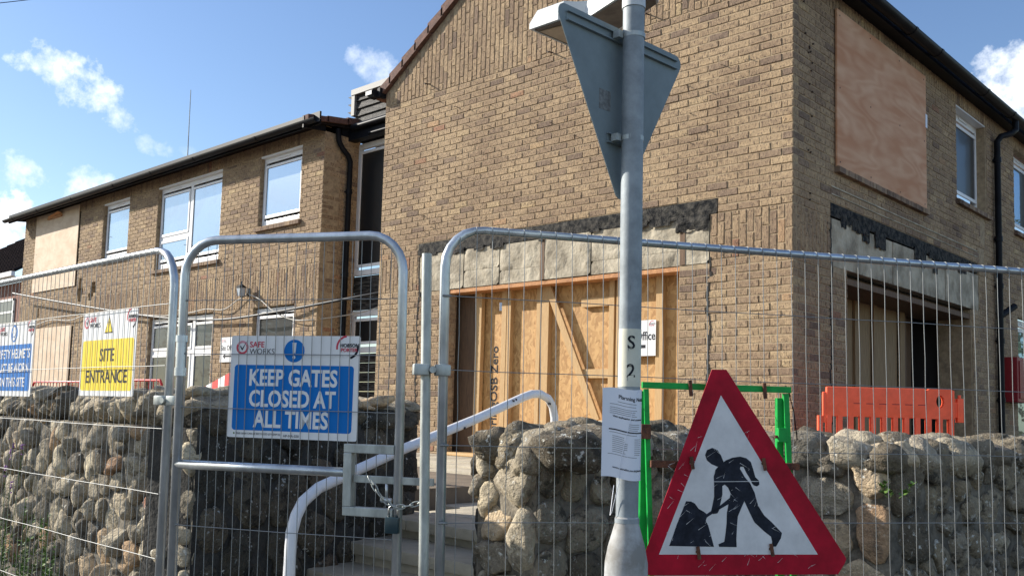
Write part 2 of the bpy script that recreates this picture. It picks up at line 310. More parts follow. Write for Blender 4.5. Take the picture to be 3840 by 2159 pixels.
def text(s, size, x, z, y, m, parent, bold=0.0, sx=1.0, align='LEFT', name='lettering', rot=None, extrude=.0004):
    cu = bpy.data.curves.new('t', 'FONT'); cu.body = s; cu.size = size; cu.offset = bold; cu.extrude = extrude; cu.align_x = align; cu.resolution_u = 3; cu.space_line = .95
    o = bpy.data.objects.new('t', cu); COL.objects.link(o)
    dg = bpy.context.evaluated_depsgraph_get(); me = bpy.data.meshes.new_from_object(o.evaluated_get(dg)); bpy.data.objects.remove(o)
    for v in me.vertices:
        p = v.co.copy(); px, pz = p.x * sx, p.y
        if rot: px, pz = px * math.cos(rot) - pz * math.sin(rot), px * math.sin(rot) + pz * math.cos(rot)
        v.co = Vector((x + px, y - p.z - extrude, z + pz))
    me.materials.clear(); me.materials.append(M[m]); me.name = name
    q = bpy.data.objects.new(name, me); COL.objects.link(q); q.parent = parent
    return q
def ellipse(cx, cz, rx, rz, n=24, rot=0):
    o = []
    for i in range(n):
        a = 2 * math.pi * i / n; x, z = rx * math.cos(a), rz * math.sin(a)
        o.append((cx + x * math.cos(rot) - z * math.sin(rot), cz + x * math.sin(rot) + z * math.cos(rot)))
    return o
def rrect(x0, z0, x1, z1, r, n=5):
    o = []
    for cx, cz, a in ((x1 - r, z0 + r, -90), (x1 - r, z1 - r, 0), (x0 + r, z1 - r, 90), (x0 + r, z0 + r, 180)):
        for i in range(n + 1): t = R(a + 90 * i / n); o.append((cx + r * math.cos(t), cz + r * math.sin(t)))
    return o
def ring(cx, cz, r0, r1, a0, a1, n=24):
    A = [R(a0 + (a1 - a0) * i / n) for i in range(n + 1)]
    return [(cx + r1 * math.cos(a), cz + r1 * math.sin(a)) for a in A] + [(cx + r0 * math.cos(a), cz + r0 * math.sin(a)) for a in reversed(A)]

# ================================================================== GROUND AND STEPS
g = MB(); g.box((-400, -400, -.4), (400, -1.2, .12)); o = g.build('ground', 'asphalt'); tag(o, 'grey tarmac road and verge in front of the wall', kind='structure')
g = MB(); g.box((-400, -1.2, -.4), (400, 400, .12)); tag(g.build('ground', 'earth'), 'earth ground behind the buildings', kind='structure')
g = MB(); g.box((-60, -5.35, .13), (-1.35, 40, .93)); g.box((-1.35, 0.0, .13), (1.6, 40, .93)); g.box((1.6, -.9, .13), (60, 40, .93)); g.box((1.15, -2.45, .13), (1.6, 0, .93)); tag(g.build('yard_ground', 'earth'), 'raised yard level behind the stone walls', kind='structure')
stp = empty('steps', kind='structure', label='pale stone steps rising from the pavement to the boarded doorway')
def slab(name, a, b, m='paving'):
    q = MB(); q.box(a, b); return q.build(name, m, stp, bevel=.012, smooth=True)
for i, (y, z) in enumerate([(-5.25, .27), (-4.92, .42), (-4.58, .57), (-4.23, .69), (-3.86, .81)]):
    y2 = -3.86 if i < 4 else -1.75
    if i < 4: slab('step', (-.95, y, z - .07), (.95, y + .42, z)); slab('riser', (-.93, y + .03, z - .16), (.93, y + .4, z - .07))
for i in range(5):
    for j in range(4):
        xa = -1.34 + j * .62 + (.3 if i % 2 else 0); xb = min(xa + .612, 1.12); y0 = -3.86 + i * .425
        if xb > xa: slab('paving_slab', (max(xa, -1.34), y0, .74), (xb, y0 + .418, .81 + random.uniform(-.002, .002)))
q = MB(); q.box((-1.33, -3.8, .13), (1.1, -.4, .735)); q.build('step_core', 'paving', stp)
slab('step', (-2.9, -1.74, .74), (1.12, -1.33, .955)); slab('step', (-4.0, -1.33, .8), (1.12, -.92, .975))
for j in range(9): slab('paving_slab', (-5.0 + j * .68, -.92, .9), (-4.33 + j * .68, -.02, .985 + random.uniform(-.002, .002)))
slab('threshold', (-4.5, -.12, .985), (-1.25, .38, 1.02), 'timber')

# ================================================================== BRICK WALLS
building = empty('brick_building', (0, 0, .93), label='two storey yellow brick building with gable end, boarded openings and long left wing', cat='building')
def P(loc, rz):   # matrix of a wall frame in world space, x along the wall, -y outward
    return Matrix.Translation(loc) @ Matrix.Rotation(R(rz), 4, 'Z')
BINV = Matrix.Translation((0, 0, -.93))
bricks = []     # (frame, u0, u1, z0, z1, tint, proud)
ZC = 5.3583
def clipholes(u0, u1, z0, z1, holes):
    segs = [(u0, u1)]
    for (a, b, c, d) in holes:
        if d <= z0 + .02 or c >= z1 - .02: continue
        n = []
        for s, e in segs:
            if b <= s or a >= e: n.append((s, e)); continue
            if a > s: n.append((s, a))
            if b < e: n.append((b, e))
        segs = n
    return [(s, e) for s, e in segs if e - s > .02]
def stretchers(fr, u0, u1, z0, z1, holes=(), off=0.0, poly=None):
    i0 = int(math.floor((ZC - z1) / .075 + .01)); i1 = int(math.ceil((ZC - z0) / .075 - .01))
    for i in range(i0, i1):
        zt, zb = min(z1, ZC - .075 * i), max(z0, ZC - .075 * (i + 1))
        if zt - zb < .02: continue
        sh = (0 if i % 2 else .1125) + off; k = math.floor((u0 - sh) / .225) - 1
        u = sh + k * .225
        while u < u1:
            a, b = max(u, u0), min(u + .225, u1); u += .225
            if b - a < .03: continue
            for s, e in clipholes(a, b, zb, zt, holes):
                if poly and not poly((s + e) / 2, (zb + zt) / 2): continue
                if e - s > .035: bricks.append((fr, s + .005, e - .005, zb + .005, zt - .005))
def soldiers(fr, u0, u1, z0, z1, holes=(), poly=None, stagger=True):
    n = max(1, round((u1 - u0) / .0765)); w = (u1 - u0) / n
    for j in range(n):
        a = u0 + j * w; z = z0 - (.225 * ((j * 2) % 5) / 5.0 if stagger else 0)
        while z < z1 - .02:
            zb, zt = max(z, z0), min(z + .225, z1); z += .225
            if zt - zb < .03: continue
            if poly and not (poly(a + w / 2, (zb + zt) / 2)): continue
            if clipholes(a, a + w, zb, zt, holes) and len(clipholes(a, a + w, zb, zt, holes)) == 1 and abs(clipholes(a, a + w, zb, zt, holes)[0][1] - a - w) < .01:
                bricks.append((fr, a + .005, a + w - .005, zb + .005, zt - .005))
def backing(fr, u0, u1, z0, z1, holes=(), depth=.1, y0=.0065, name='wall', poly=None, m='mortar'):
    """mortar body of a wall built from boxes round its openings"""
    mb = MB(); us = sorted({u0, u1} | {h[0] for h in holes if u0 < h[0] < u1} | {h[1] for h in holes if u0 < h[1] < u1})
    zs = sorted({z0, z1} | {h[2] for h in holes if z0 < h[2] < z1} | {h[3] for h in holes if z0 < h[3] < z1})
    for a, b in zip(us, us[1:]):
        run = None
        for c, d in list(zip(zs, zs[1:])) + [(None, None)]:
            solid = c is not None and not any(h[0] - 1e-6 <= a and b <= h[1] + 1e-6 and h[2] - 1e-6 <= c and d <= h[3] + 1e-6 for h in holes)
            if solid: run = (run[0], d) if run else (c, d)
            elif run: mb.box((a, y0, run[0]), (b, y0 + depth, run[1])); run = None
    o = mb.build(name, m, building); o.matrix_local = BINV @ fr; return o
FF, FR, FW_, FS = P((0, 0, 0), 0), P((0, 0, 0), 90), P((0, .42, 0), 0), P((-7.9, .42, 0), 90)
EAVE = 5.74
# gable wall: u = x from -5.93 to 0
gab = lambda u, z: z < 5.78 + .67 * min(u + 5.93, 6.03 - (u + 5.93)) - .07
F_holes = [(-4.541, -1.21, .9, 3.003), (-5.155, -.78, 3.483, 3.633), (-5.11, -.865, 3.003, 3.483)]
wallF = backing(FF, -5.93, -.003, .9, 5.78, F_holes)
up = MB(); up.prism([(-5.93, 5.78), (-.003, 5.78), (-2.97, 7.75)], .0065, .11); upo = up.build('gable', 'mortar', building); upo.matrix_local = BINV
stretchers(FF, -5.93, 0, .93, 5.583, F_holes + [(-5.93, -5.155, 3.033, 3.483), (-.865, 0, 3.033, 3.483)])
soldiers(FF, -.86, 0, 3.033, 3.483); soldiers(FF, -5.93, -5.155, 3.033, 3.483)
soldiers(FF, -5.93, 0, 5.583, 7.8, poly=gab)
# right wall: u = y from 0 to 12
R_holes = [(1.165, 5.0, .9, 3.01), (.79, 5.27, 3.01, 3.483), (.787, 5.27, 3.483, 3.633), (.9, 3.29, 4.04, 5.583), (4.45, 5.66, 4.36, 5.583), (6.93, 8.15, 4.36, 5.583), (6.93, 8.15, 2.2, 3.9), (6.93, 8.2, .93, 2.15),
           (5.28, 5.5, 3.633, 3.86), (5.35, 5.55, 3.93, 4.28)]
R_holes[6] = (7.0, 8.2, .93, 3.1)
wallR = backing(FR, .113, 12, .9, EAVE + .1, [h for h in R_holes if h[1] - h[0] > .3], depth=.09)
ch = MB(); ch.box((5.2, .08, 3.5), (5.6, .2, 4.33)); q = ch.build('wall', 'mortar', building); q.matrix_local = BINV @ FR
stretchers(FR, 0, 12, .93, 5.583, R_holes + [(0, .79, 3.033, 3.483)], off=.1125)
soldiers(FR, 0, .787, 3.033, 3.483); soldiers(FR, 0, 12, 5.583, EAVE + .08, stagger=False)
# left wing: u = x from -20.1 to -7.9 on y = .42
W_holes = [(-9.686, -8.5, 4.44, 5.62), (-13.28, -10.92, 4.03, 5.62), (-15.69, -14.51, 4.44, 5.62), (-19.33, -16.88, 4.0, 5.80),
           (-9.69, -8.52, 1.9, 3.108), (-13.36, -10.98, .93, 3.108), (-19.0, -16.9, .93, 3.15)]
W_bits = [(-16.78, -16.5, 3.78, 3.93), (-16.74, -16.6, 3.93, 4.15), (-16.75, -16.55, 3.63, 3.78), (-16.2, -15.98, 3.63, 3.78), (-16.12, -15.85, 3.78, 3.93), (-16.08, -15.9, 3.93, 4.02), (-18.97, -18.85, 3.4, 3.62)]
wallW = backing(FW_, -20.1, -7.9, .9, 5.86, W_holes + W_bits, depth=.3, y0=.0065)
stretchers(FW_, -20.1, -7.9, .93, 5.633, W_holes + W_bits + [(-20.1, -7.9, 3.108, 3.708)])
stretchers(FW_, -8.5, -7.9, 5.633, 5.83)
soldiers(FW_, -20.1, -7.9, 3.108, 3.708, [h for h in W_bits]); soldiers(FW_, -20.1, -8.5, 5.633, 5.85, W_holes, stagger=False)
wallS = backing(FS, .315, .68, .9, 5.86, depth=.1); stretchers(FS, 0, .68, .93, 5.83, off=.1125)
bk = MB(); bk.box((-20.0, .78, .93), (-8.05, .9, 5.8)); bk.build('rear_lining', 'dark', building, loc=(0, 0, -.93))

# choose the bricks that show largest, in frame, as pieces of their own
def in_view(p, mx=0):
    d = p - CAMP; z = d.dot(FW)
    if z < .1: return None
    x, y = 1920 + 3521.3 * d.dot(RT) / z, 1239.9 - 3521.3 * d.dot(UP) / z
    return z if -mx < x < 3840 + mx and -mx < y < 2160 + mx else None
def brick_mesh(mb, u0, u1, z0, z1, t):
    j = lambda s: random.uniform(-s, s); y = j(.0022); b = .0045; o1, o2 = random.random() * 9, random.random() * 9
    q = [(u0 + j(.002), z0 + j(.0016)), (u1 + j(.002), z0 + j(.0016)), (u1 + j(.002), z1 + j(.0016)), (u0 + j(.002), z1 + j(.0016))]
    cx, cz = (u0 + u1) / 2, (z0 + z1) / 2
    inn = [(x + (b if x < cx else -b), z + (b if z < cz else -b)) for x, z in q]
    vs = [(x, y + j(.0012), z) for x, z in inn] + [(x, y + .005, z) for x, z in q] + [(x, .012, z) for x, z in q]
    uv = [(p[0] - cx + o1, p[2] - cz + o2) for p in vs]
    fs = [(0, 1, 2, 3)] + [(4 + i, 4 + (i + 1) % 4, (i + 1) % 4, i) for i in range(4)] + [(8 + i, 8 + (i + 1) % 4, 4 + (i + 1) % 4, 4 + i) for i in range(4)]
    mb.add(vs, fs, t, uv)
def rtint():
    r = random.random()
    if r < .018: return random.uniform(.94, 1)
    if r < .13: return random.uniform(.05, .38)
    return min(.93, max(.25, random.gauss(.58, .14)))
cand = []
for k, (fr, u0, u1, z0, z1) in enumerate(bricks):
    if abs(u1 - u0 - .215) < .004 and abs(z1 - z0 - .065) < .004 and z0 > 1.45:
        p = fr @ Vector(((u0 + u1) / 2, 0, (z0 + z1) / 2)); z = in_view(p)
        if z and fr in (FF, FR):
            nrm = (fr.to_3x3() @ Vector((0, -1, 0))); c = abs((CAMP - p).normalized().dot(nrm)); cand.append((z * z / c, k))
cand.sort(); indiv = {k for _, k in cand[:290]}
variants = []
for i in range(30):
    mb = MB(); brick_mesh(mb, -.1075, .1075, -.0325, .0325, rtint()); o = mb.build('brick', 'brick', fix=True); variants.append(o.data); bpy.data.objects.remove(o)
walls = {id(FF): wallF, id(FR): wallR, id(FW_): wallW, id(FS): wallS}
mbs = {id(FF): MB(), id(FR): MB(), id(FW_): MB(), id(FS): MB()}
for k, (fr, u0, u1, z0, z1) in enumerate(bricks):
    if k in indiv:
        o = bpy.data.objects.new('brick', random.choice(variants)); COL.objects.link(o); o.parent = walls[id(fr)]; o.location = ((u0 + u1) / 2, random.uniform(-.001, .002), (z0 + z1) / 2)
    else: brick_mesh(mbs[id(fr)], u0, u1, z0, z1, rtint())
for key, mb in mbs.items():
    o = mb.build('brickwork', 'brick', walls[key], fix=True); tag(o, kind='stuff')

def part(mb, name, m, **k):   # world-space mesh as a child of the building
    o = mb.build(name, m, building, **k); o.location = (0, 0, -.93); return o
# brick reveals of the openings
def reveal(x0, y0, z0, z1, axis, depth, face):
    """small brick courses on a jamb; axis = frame angle, u along depth"""
    fr = P((x0, y0, 0), axis); mb = MB(); i = 0; z = ZC - .075 * math.floor((ZC - z0) / .075)
    while z < z1 - .02:
        sp = [0, depth * (.55 if i % 2 else .8), depth] if depth > .16 else [0, depth]
        if depth > .3: sp = [0, .215, depth] if i % 2 else [0, .1, .315, depth]
        for a, b in zip(sp, sp[1:]):
            if b - a > .02: brick_mesh(mb, a + .004, b - .004, z + .005, min(z + .07, z1), rtint())
        z += .075; i += 1
    o = mb.build('reveal', 'brick', building); o.matrix_local = BINV @ fr; tag(o, kind='stuff')
    bb = MB(); bb.box((0, .009, z0), (depth, .03, z1)); q = bb.build('reveal_body', 'mortar', building); q.matrix_local = BINV @ fr
reveal(-4.541, .012, 1.0, 3.0, 90, .13, 0)            # left jamb of the gable doorway, faces +x
reveal(-.02, 5.0, .93, 3.0, 180, .42, 0)              # right jamb of the side opening, faces -y
for (a, b, z0, z1) in [(4.45, 5.66, 4.36, 5.583)]: reveal(-.01, b, z0, z1, 180, .2, 0)
for h in W_holes[:6]: reveal(h[0], .432, h[2], h[3], 90, .1, 0)
# concrete lintels with their black bitumen line
def rough_face(name, fr, u0, u1, z0, z1, y, m, amp, step=.05, thick=.1, ragged=0, seed=0):
    nu, nz_ = max(2, int((u1 - u0) / step)), max(2, int((z1 - z0) / step)); mb = MB(); vs = []; fs = []
    for i in range(nu + 1):
        for j in range(nz_ + 1):
            u, z = u0 + (u1 - u0) * i / nu, z0 + (z1 - z0) * j / nz_
            yy = y + amp * noise.fractal(Vector((u * 6 + seed, z * 6, seed)), 1, 2, 4)
            if ragged and j == 0: z += abs(ragged * noise.noise(Vector((u * 9, seed, 0))))
            if j == 0 or j == nz_ or i == 0 or i == nu: yy = y
            vs.append((u, yy, z))
    for i in range(nu):
        for j in range(nz_): a = i * (nz_ + 1) + j; fs.append((a, a + nz_ + 1, a + nz_ + 2, a + 1))
    mb.add(vs, fs); mb.box((u0, y, z0 + ragged), (u1, y + thick, z1))
    o = mb.build(name, m, building, smooth=True); o.matrix_local = BINV @ fr; return o
edges = [-5.105, -4.3, -3.7, -3.0, -2.33, -1.7, -1.15, -.87]
for i, (a, b) in enumerate(zip(edges, edges[1:])):
    zm = 3.2 + random.uniform(-.06, .06)
    for (c, d) in (((3.006, zm), (zm, 3.478)) if i % 3 else ((3.006, 3.478),)): rough_face('lintel_block', FF, a + .006, b - .004, c + .002, d - .001, .0 + .006 * (i % 3), 'concrete', .022, .03, .14, seed=i + d)
rough_face('bitumen_strip', FF, -5.15, -.785, 3.482, 3.630, .002, 'bitumen', .014, .02, .1, seed=4); rough_face('bitumen_patch', FF, -1.25, -.87, 3.32, 3.485, -.012, 'bitumen', .03, .02, .02, .1, 8)
for x in (-3.02, -1.17): b = MB(); b.box((x - .03, -.006, 3.01), (x + .03, .03, 3.48)); part(b, 'lintel_joint', 'timber_dark')
edges = [.8, 1.55, 2.35, 3.1, 4.0, 4.75, 5.26]
for i, (a, b) in enumerate(zip(edges, edges[1:])): rough_face('lintel_block', FR, a + .005, b - .005, 3.012, 3.48, .004 + .006 * (i % 2), 'concrete', .02, .03, .14, seed=20 + i)
rough_face('bitumen_strip', FR, .79, 5.2, 3.50, 3.628, .002, 'bitumen', .012, .02, .1, seed=40)
for k in range(26):
    u = random.uniform(.95, 4.6); w_ = random.uniform(.06, .3); d_ = random.uniform(.02, .16) * (1.4 if 1.5 < u < 3.6 else .7)
    rough_face('bitumen_dab', FR, u, u + w_, 3.505 - d_, 3.52, -.004 - .001 * k * .3, 'bitumen', .012, .02, .02, d_ * .6, 50 + k)
for k in range(16):
    u = random.uniform(-5.0, -1.0); w_ = random.uniform(.05, .25); d_ = random.uniform(.015, .07)
    rough_face('bitumen_dab', FF, u, min(u + w_, -.87), 3.487 - d_, 3.50, -.010 - .0005 * k, 'bitumen', .012, .02, .02, d_ * .6, 90 + k)
b = MB(); b.box((.80, 1.38, 3.02), (.03, 1.42, 3.45)); 
# pale repointed band above the side lintel
b = MB(); b.box((-.002, .8, 3.786), (.0035, 5.2, 3.80)); b.box((-.002, .8, 3.712), (.0035, 5.2, 3.722)); part(b, 'pale_joint', 'concrete')
# crack lines beside the doorways
for (fr, u, z0, z1) in ((FF, -.867, 1.6, 3.02), (FF, -5.11, 1.3, 3.45), (FR, .79, 1.3, 3.45)):
    mb = MB(); z = z0
    while z < z1:
        w = random.uniform(.004, .016); x = u + .012 * math.sin(z * 9) + random.uniform(-.012, .012); mb.box((x - w, -.0035, z), (x + w, .02, z + .05)); z += .047
    o = mb.build('wall_crack', 'dark', building); o.matrix_local = BINV @ fr
# rusty wall ties and nails standing out of the brick
mb = MB()
for i in range(34):
    x, z = random.uniform(-5.7, -.2), random.uniform(3.7, 6.0); l = random.uniform(.02, .05)
    mb.tube([(x, .01, z), (x + .004, -l, z - l * .3)], .004, 5)
for x, z in ((-5.05, 5.72), (-2.95, 5.62), (-1.83, 5.63), (-1.62, 5.7)): mb.tube([(x, .01, z), (x - .01, -.08, z - .01), (x + .02, -.085, z - .03)], .008, 6)
for i in range(16): y, z = .32 + random.uniform(-.12, .1), random.uniform(3.5, 5.5); mb.tube([(-.01, y, z), (.012, y, z)], .009, 6)
for i in range(24): x, z = random.uniform(-16, -8.2), random.uniform(3.5, 5.0); mb.tube([(x, .44, z), (x, .39, z - .01)], .005, 5)
o = part(mb, 'wall_tie', 'nail'); tag(o, kind='stuff')

# ------------------------------------------------------------------ windows
def window(fr, u0, u1, z0, z1, cols, y=.1, glassm='glass', bars=(), vent=True, low=None, name='window'):
    """white frame with one pane per column; bars are extra transoms as (u0,u1,z)"""
    mb = MB(); w = .055
    mb.box((u0, y - .03, z0), (u1, y + .03, z0 + w + .03)); mb.box((u0, y - .03, z1 - w - .03), (u1, y + .03, z1))
    mb.box((u0, y - .029, z0 + w), (u0 + w, y + .029, z1 - w)); mb.box((u1 - w, y - .029, z0 + w), (u1, y + .029, z1 - w))
    for c in cols[1:-1]: mb.box((c - .045, y - .028, z0 + w), (c + .045, y + .028, z1 - w))
    for a, b, z in bars: mb.box((a, y - .027, z - .04), (b, y + .027, z + .04))
    o = mb.build(name, 'upvc', building, bevel=.004); o.matrix_local = BINV @ fr
    for i, (a, b) in enumerate(zip(cols, cols[1:])):
        zz = [z0 + w + .03] + sorted(z for p, q, z in bars if p <= a + .01 and q >= b - .01) + [z1 - w - .03]
        for c, d in zip(zz, zz[1:]):
            q = MB(); s = MB(); a2, b2, c2, d2 = a + .05, b - .05, c + .04, d - .04
            s.box((a2, y - .04, c2), (b2, y - .02, c2 + .045)); s.box((a2, y - .04, d2 - .045), (b2, y - .02, d2)); s.box((a2, y - .04, c2 + .045), (a2 + .045, y - .02, d2 - .045)); s.box((b2 - .045, y - .04, c2 + .045), (b2, y - .02, d2 - .045))
            so = s.build('sash', 'upvc', o, bevel=.003)
            q.box((a2 + .03, y - .025, c2 + .03), (b2 - .03, y - .012, d2 - .03)); q.build('pane', glassm, o)
    if vent: q = MB(); m_ = (cols[0] + cols[1]) / 2; q.box((m_ - .16, y - .045, z1 - .052), (m_ + .16, y - .03, z1 - .03)); q.build('trickle_vent', 'upvc', o, bevel=.003)
    return o
def sill(fr, u0, u1, z, m='brick'):
    n = round((u1 - u0) / .075); mb = MB()
    for i in range(n):
        a = u0 + (u1 - u0) * i / n; b = u0 + (u1 - u0) * (i + 1) / n; t = random.uniform(0, .3); e = random.uniform(-.004, .004)
        mb.add([(a + .003, -.05 + e, z - .075), (b - .003, -.05 + e, z - .075), (b - .003, -.05 + e, z - .02), (a + .003, -.05 + e, z - .02), (a + .003, .1, z - .075), (b - .003, .1, z - .075), (b - .003, .1, z + .03), (a + .003, .1, z + .03)],
               [(0, 1, 2, 3), (3, 2, 6, 7), (0, 4, 5, 1), (0, 3, 7, 4), (1, 5, 6, 2), (4, 7, 6, 5)], t, [(random.random() * 9, random.random() * 9)] * 8)
    o = mb.build('window_sill', 'brick', building); o.matrix_local = BINV @ fr; tag(o, kind='stuff')
# upper wing windows
window(FW_, -9.68, -8.51, 4.46, 5.60, [-9.68, -8.51]); sill(FW_, -9.75, -8.44, 4.44)
window(FW_, -13.27, -10.93, 4.05, 5.60, [-13.27, -12.1, -10.93], bars=[(-13.27, -12.1, 4.62)]); sill(FW_, -13.34, -10.86, 4.03)
window(FW_, -15.68, -14.52, 4.46, 5.60, [-15.68, -14.52]); sill(FW_, -15.75, -14.45, 4.44)
window(FW_, -9.68, -8.53, 1.92, 3.09, [-9.68, -8.53], vent=False, glassm='glass_dark')
window(FW_, -13.35, -10.99, .95, 3.09, [-13.35, -12.55, -11.75, -10.99], bars=[(-13.35, -12.55, 2.45), (-12.55, -11.75, 2.45), (-11.75, -10.99, 2.45)], vent=False, glassm='glass_dark')
for (a, b, z) in [(-9.686, -8.5, 5.6), (-13.28, -10.92, 5.6), (-15.69, -14.51, 5.6)]: q = MB(); q.box((a, .425, z), (b, .56, z + .03)); part(q, 'soffit_board', 'upvc')
# side wall windows
window(FR, 4.47, 5.64, 4.38, 5.565, [4.47, 5.64], y=.15, glassm='glass_dark'); sill(FR, 4.4, 5.72, 4.36)
window(FR, 6.95, 8.13, 4.38, 5.565, [6.95, 8.13], y=.15); sill(FR, 6.88, 8.2, 4.36)
window(FR, 7.02, 8.18, .95, 3.08, [7.02, 8.18], y=.12, bars=[(7.02, 8.18, 2.2)], glassm='glass')
q = MB(); q.box((-.14, 4.46, 5.565), (-.01, 5.65, 5.583)); part(q, 'soffit_board', 'upvc')
# stair window in the recess between gable and wing
SW = P((-7.9, 1.1, 0), 0)
backing(P((0, 1.1, 0), 0), -7.9, -5.93, .93, 1.2, depth=.1)
window(SW, 0.0, 2.1, 3.57, 5.67, [0, 1.05, 2.1], y=.0, vent=False, glassm='glass_dark')
window(SW, 0.0, 2.1, 2.37, 3.02, [0, 1.05, 2.1], y=.0, vent=False, glassm='glass_dark')
for z0, z1 in ((3.03, 3.56), (1.2, 2.36)):
    q = MB(); n = int((z1 - z0) / .13)
    for i in range(n): z = z0 + (z1 - z0) * i / n; q.box((-7.9, 1.07 + .006 * (i % 2), z), (-5.93, 1.12, z + (z1 - z0) / n - .008))
    part(q, 'black_panel', 'blackwood')
q = MB(); q.box((-5.94, .11, .93), (-5.85, 3.0, 5.75)); part(q, 'wall', 'mortar')
# timber clad upper box over the recess
for i in range(6):
    z = 5.72 + i * .125; q = MB(); q.add([(-7.915, 1.0, z), (-5.8, 1.0, z), (-5.8, .97, z + .005), (-7.915, .97, z + .005), (-8.15, 1.0, z + .13), (-5.8, 1.0, z + .13)], [(0, 1, 2, 3), (3, 2, 5, 4), (0, 3, 4), (1, 5, 2), (0, 4, 5, 1)])
    q.box((-7.915, 1.0, z), (-5.8, 1.05, z + .12)); part(q, 'cladding_board', 'blackwood')
q = MB(); q.box((-7.98, .93, 6.45), (-5.8, 3, 6.54)); q.box((-7.98, .94, 6.12), (-7.90, 1.1, 6.45)); part(q, 'roof_trim', mat('trim_grey', (.26, .25, .23), .6))
q = MB(); q.box((-7.95, 1.05, 5.72), (-7.9, 3, 6.44)); q.box((-7.95, .86, 5.68), (-5.9, 1.0, 5.83)); part(q, 'fascia', 'gutter')
q = MB(); q.tube([(-7.75, .82, 5.86), (-5.9, .82, 5.86)], .05, 12); q.tube([(-7.35, .84, 5.70), (-5.9, .84, 5.70)], .03, 10); part(q, 'gutter_pipe', 'gutter', smooth=True)

# ------------------------------------------------------------------ roofs, gutters, downpipes
def halfround(p, q, r, name='gutter', joints=()):
    p, q = Vector(p), Vector(q); d = (q - p).normalized(); x = d.cross(Vector((0, 0, 1))).normalized(); mb = MB(); n = 12
    rings = [(0, r)] + [e for j in joints for e in ((j - .03, r), (j - .0299, r + .006), (j + .0299, r + .006), (j + .03, r))] + [((q - p).length, r)]
    vs = []
    for t, rr in rings:
        c = p + d * t
        for ri in (rr, rr - .006):
            for k in range(n + 1): a = math.pi + math.pi * k / n; vs.append(c + x * (ri * math.cos(a)) + Vector((0, 0, ri * math.sin(a) * 1.0)))
    m_ = 2 * (n + 1); fs = []
    for i in range(len(rings) - 1):
        A, B = i * m_, (i + 1) * m_
        for k in range(n): fs += [(A + k, A + k + 1, B + k + 1, B + k), (A + n + 1 + k, B + n + 1 + k, B + n + 2 + k, A + n + 2 + k)]
        fs += [(A, B, B + n + 1, A + n + 1), (A + n, A + 2 * n + 1, B + 2 * n + 1, B + n)]
    for A in (0, (len(rings) - 1) * m_): fs += [(A + k, A + k + 1, A + n + 2 + k, A + n + 1 + k) for k in range(n)]
    mb.add(vs, fs); return part(mb, name, 'gutter', smooth=True)
halfround((-20.45, .06, 5.80), (-7.62, .06, 5.80), .062, joints=[.6, 2.1, 4.0, 6.0, 7.6, 9.2, 11.2])
q = MB(); q.box((-20.4, .13, 5.735), (-7.65, .16, 5.93)); q.box((-20.4, .16, 5.83), (-7.9, .42, 5.845)); part(q, 'fascia', 'gutter')
halfround((.23, -.1, 5.80), (.23, 12, 5.80), .07, joints=[1.05, 2.4, 3.2, 4.9, 6.05, 7.8])
q = MB(); q.box((.12, -.08, 5.735), (.15, 12, 5.92)); q.box((-.02, -.08, 5.75), (.12, 12, 5.765)); part(q, 'fascia', 'gutter')
sl = math.atan(.67); cs, sn = math.cos(sl), math.sin(sl)
def tiles(x0, x1, yoff, name, m, n, dirx, base, z0, ylen):
    for i in range(n):
        s0, s1 = i * .30, i * .30 + .335; mb = MB()
        for (a, za), (b, zb) in [((s0, .0), (s1, .0))]:
            p = lambda s, h: (base + dirx * (s * cs) - dirx * h * sn * 0, z0 + s * sn + h)
            A, B = p(a, -.015), p(b, -.03); A2, B2 = p(a, .125), p(b, .085)
            mb.add([(A[0], x0, A[1]), (B[0], x0, B[1]), (B2[0], x0, B2[1]), (A2[0], x0, A2[1]), (A[0], x1, A[1]), (B[0], x1, B[1]), (B2[0], x1, B2[1]), (A2[0], x1, A2[1])],
                   [(0, 1, 2, 3), (4, 7, 6, 5), (0, 3, 7, 4), (1, 5, 6, 2), (3, 2, 6, 7), (0, 4, 5, 1)])
        part(mb, name, m)
tiles(-.06, .12, 0, 'verge_tile', 'tile', 11, 1, -6.06, 5.72, 0); tiles(-.06, .12, 0, 'verge_tile', 'tile', 11, -1, .14, 5.72, 0)
q = MB(); q.prism([(-6.06, 5.75), (-2.965, 7.82), (.13, 5.75), (.13, 5.80), (-2.965, 7.90), (-6.06, 5.80)], .12, 12); part(q, 'roof', 'tile')
# wing roof rises away from the eave
wr = MB(); n = 84
for j in range(n):
    x = -20.4 + j * (12.55 / n); x2 = x + 12.55 / n; h = .035 * (1 if j % 2 else .2)
    h = .022 * (1 if j % 2 else .1); wr.add([(x, .16, 5.835 + h), (x2, .16, 5.835 + h), (x2, 1.6, 5.99 + h), (x, 1.6, 5.99 + h), (x, .16, 5.80), (x2, .16, 5.80), (x2, 1.6, 5.95), (x, 1.6, 5.95)], [(0, 1, 2, 3), (0, 4, 5, 1), (1, 5, 6, 2), (0, 3, 7, 4), (4, 7, 6, 5)])
part(wr, 'roof', 'darktile')
for y0, y1, z0, z1 in ((.03, .40, 5.81, 5.89), (.38, .78, 5.86, 5.95), (.76, 1.2, 5.92, 6.02)):
    q = MB(); q.add([(-7.95, y0, z0), (-7.80, y0, z0), (-7.80, y1, z0 + .05), (-7.95, y1, z0 + .05), (-7.95, y0, z1), (-7.80, y0, z1), (-7.80, y1, z1 + .05), (-7.95, y1, z1 + .05)],
        [(0, 1, 2, 3), (4, 7, 6, 5), (0, 4, 5, 1), (1, 5, 6, 2), (2, 6, 7, 3), (3, 7, 4, 0)]); part(q, 'verge_tile', 'tile')
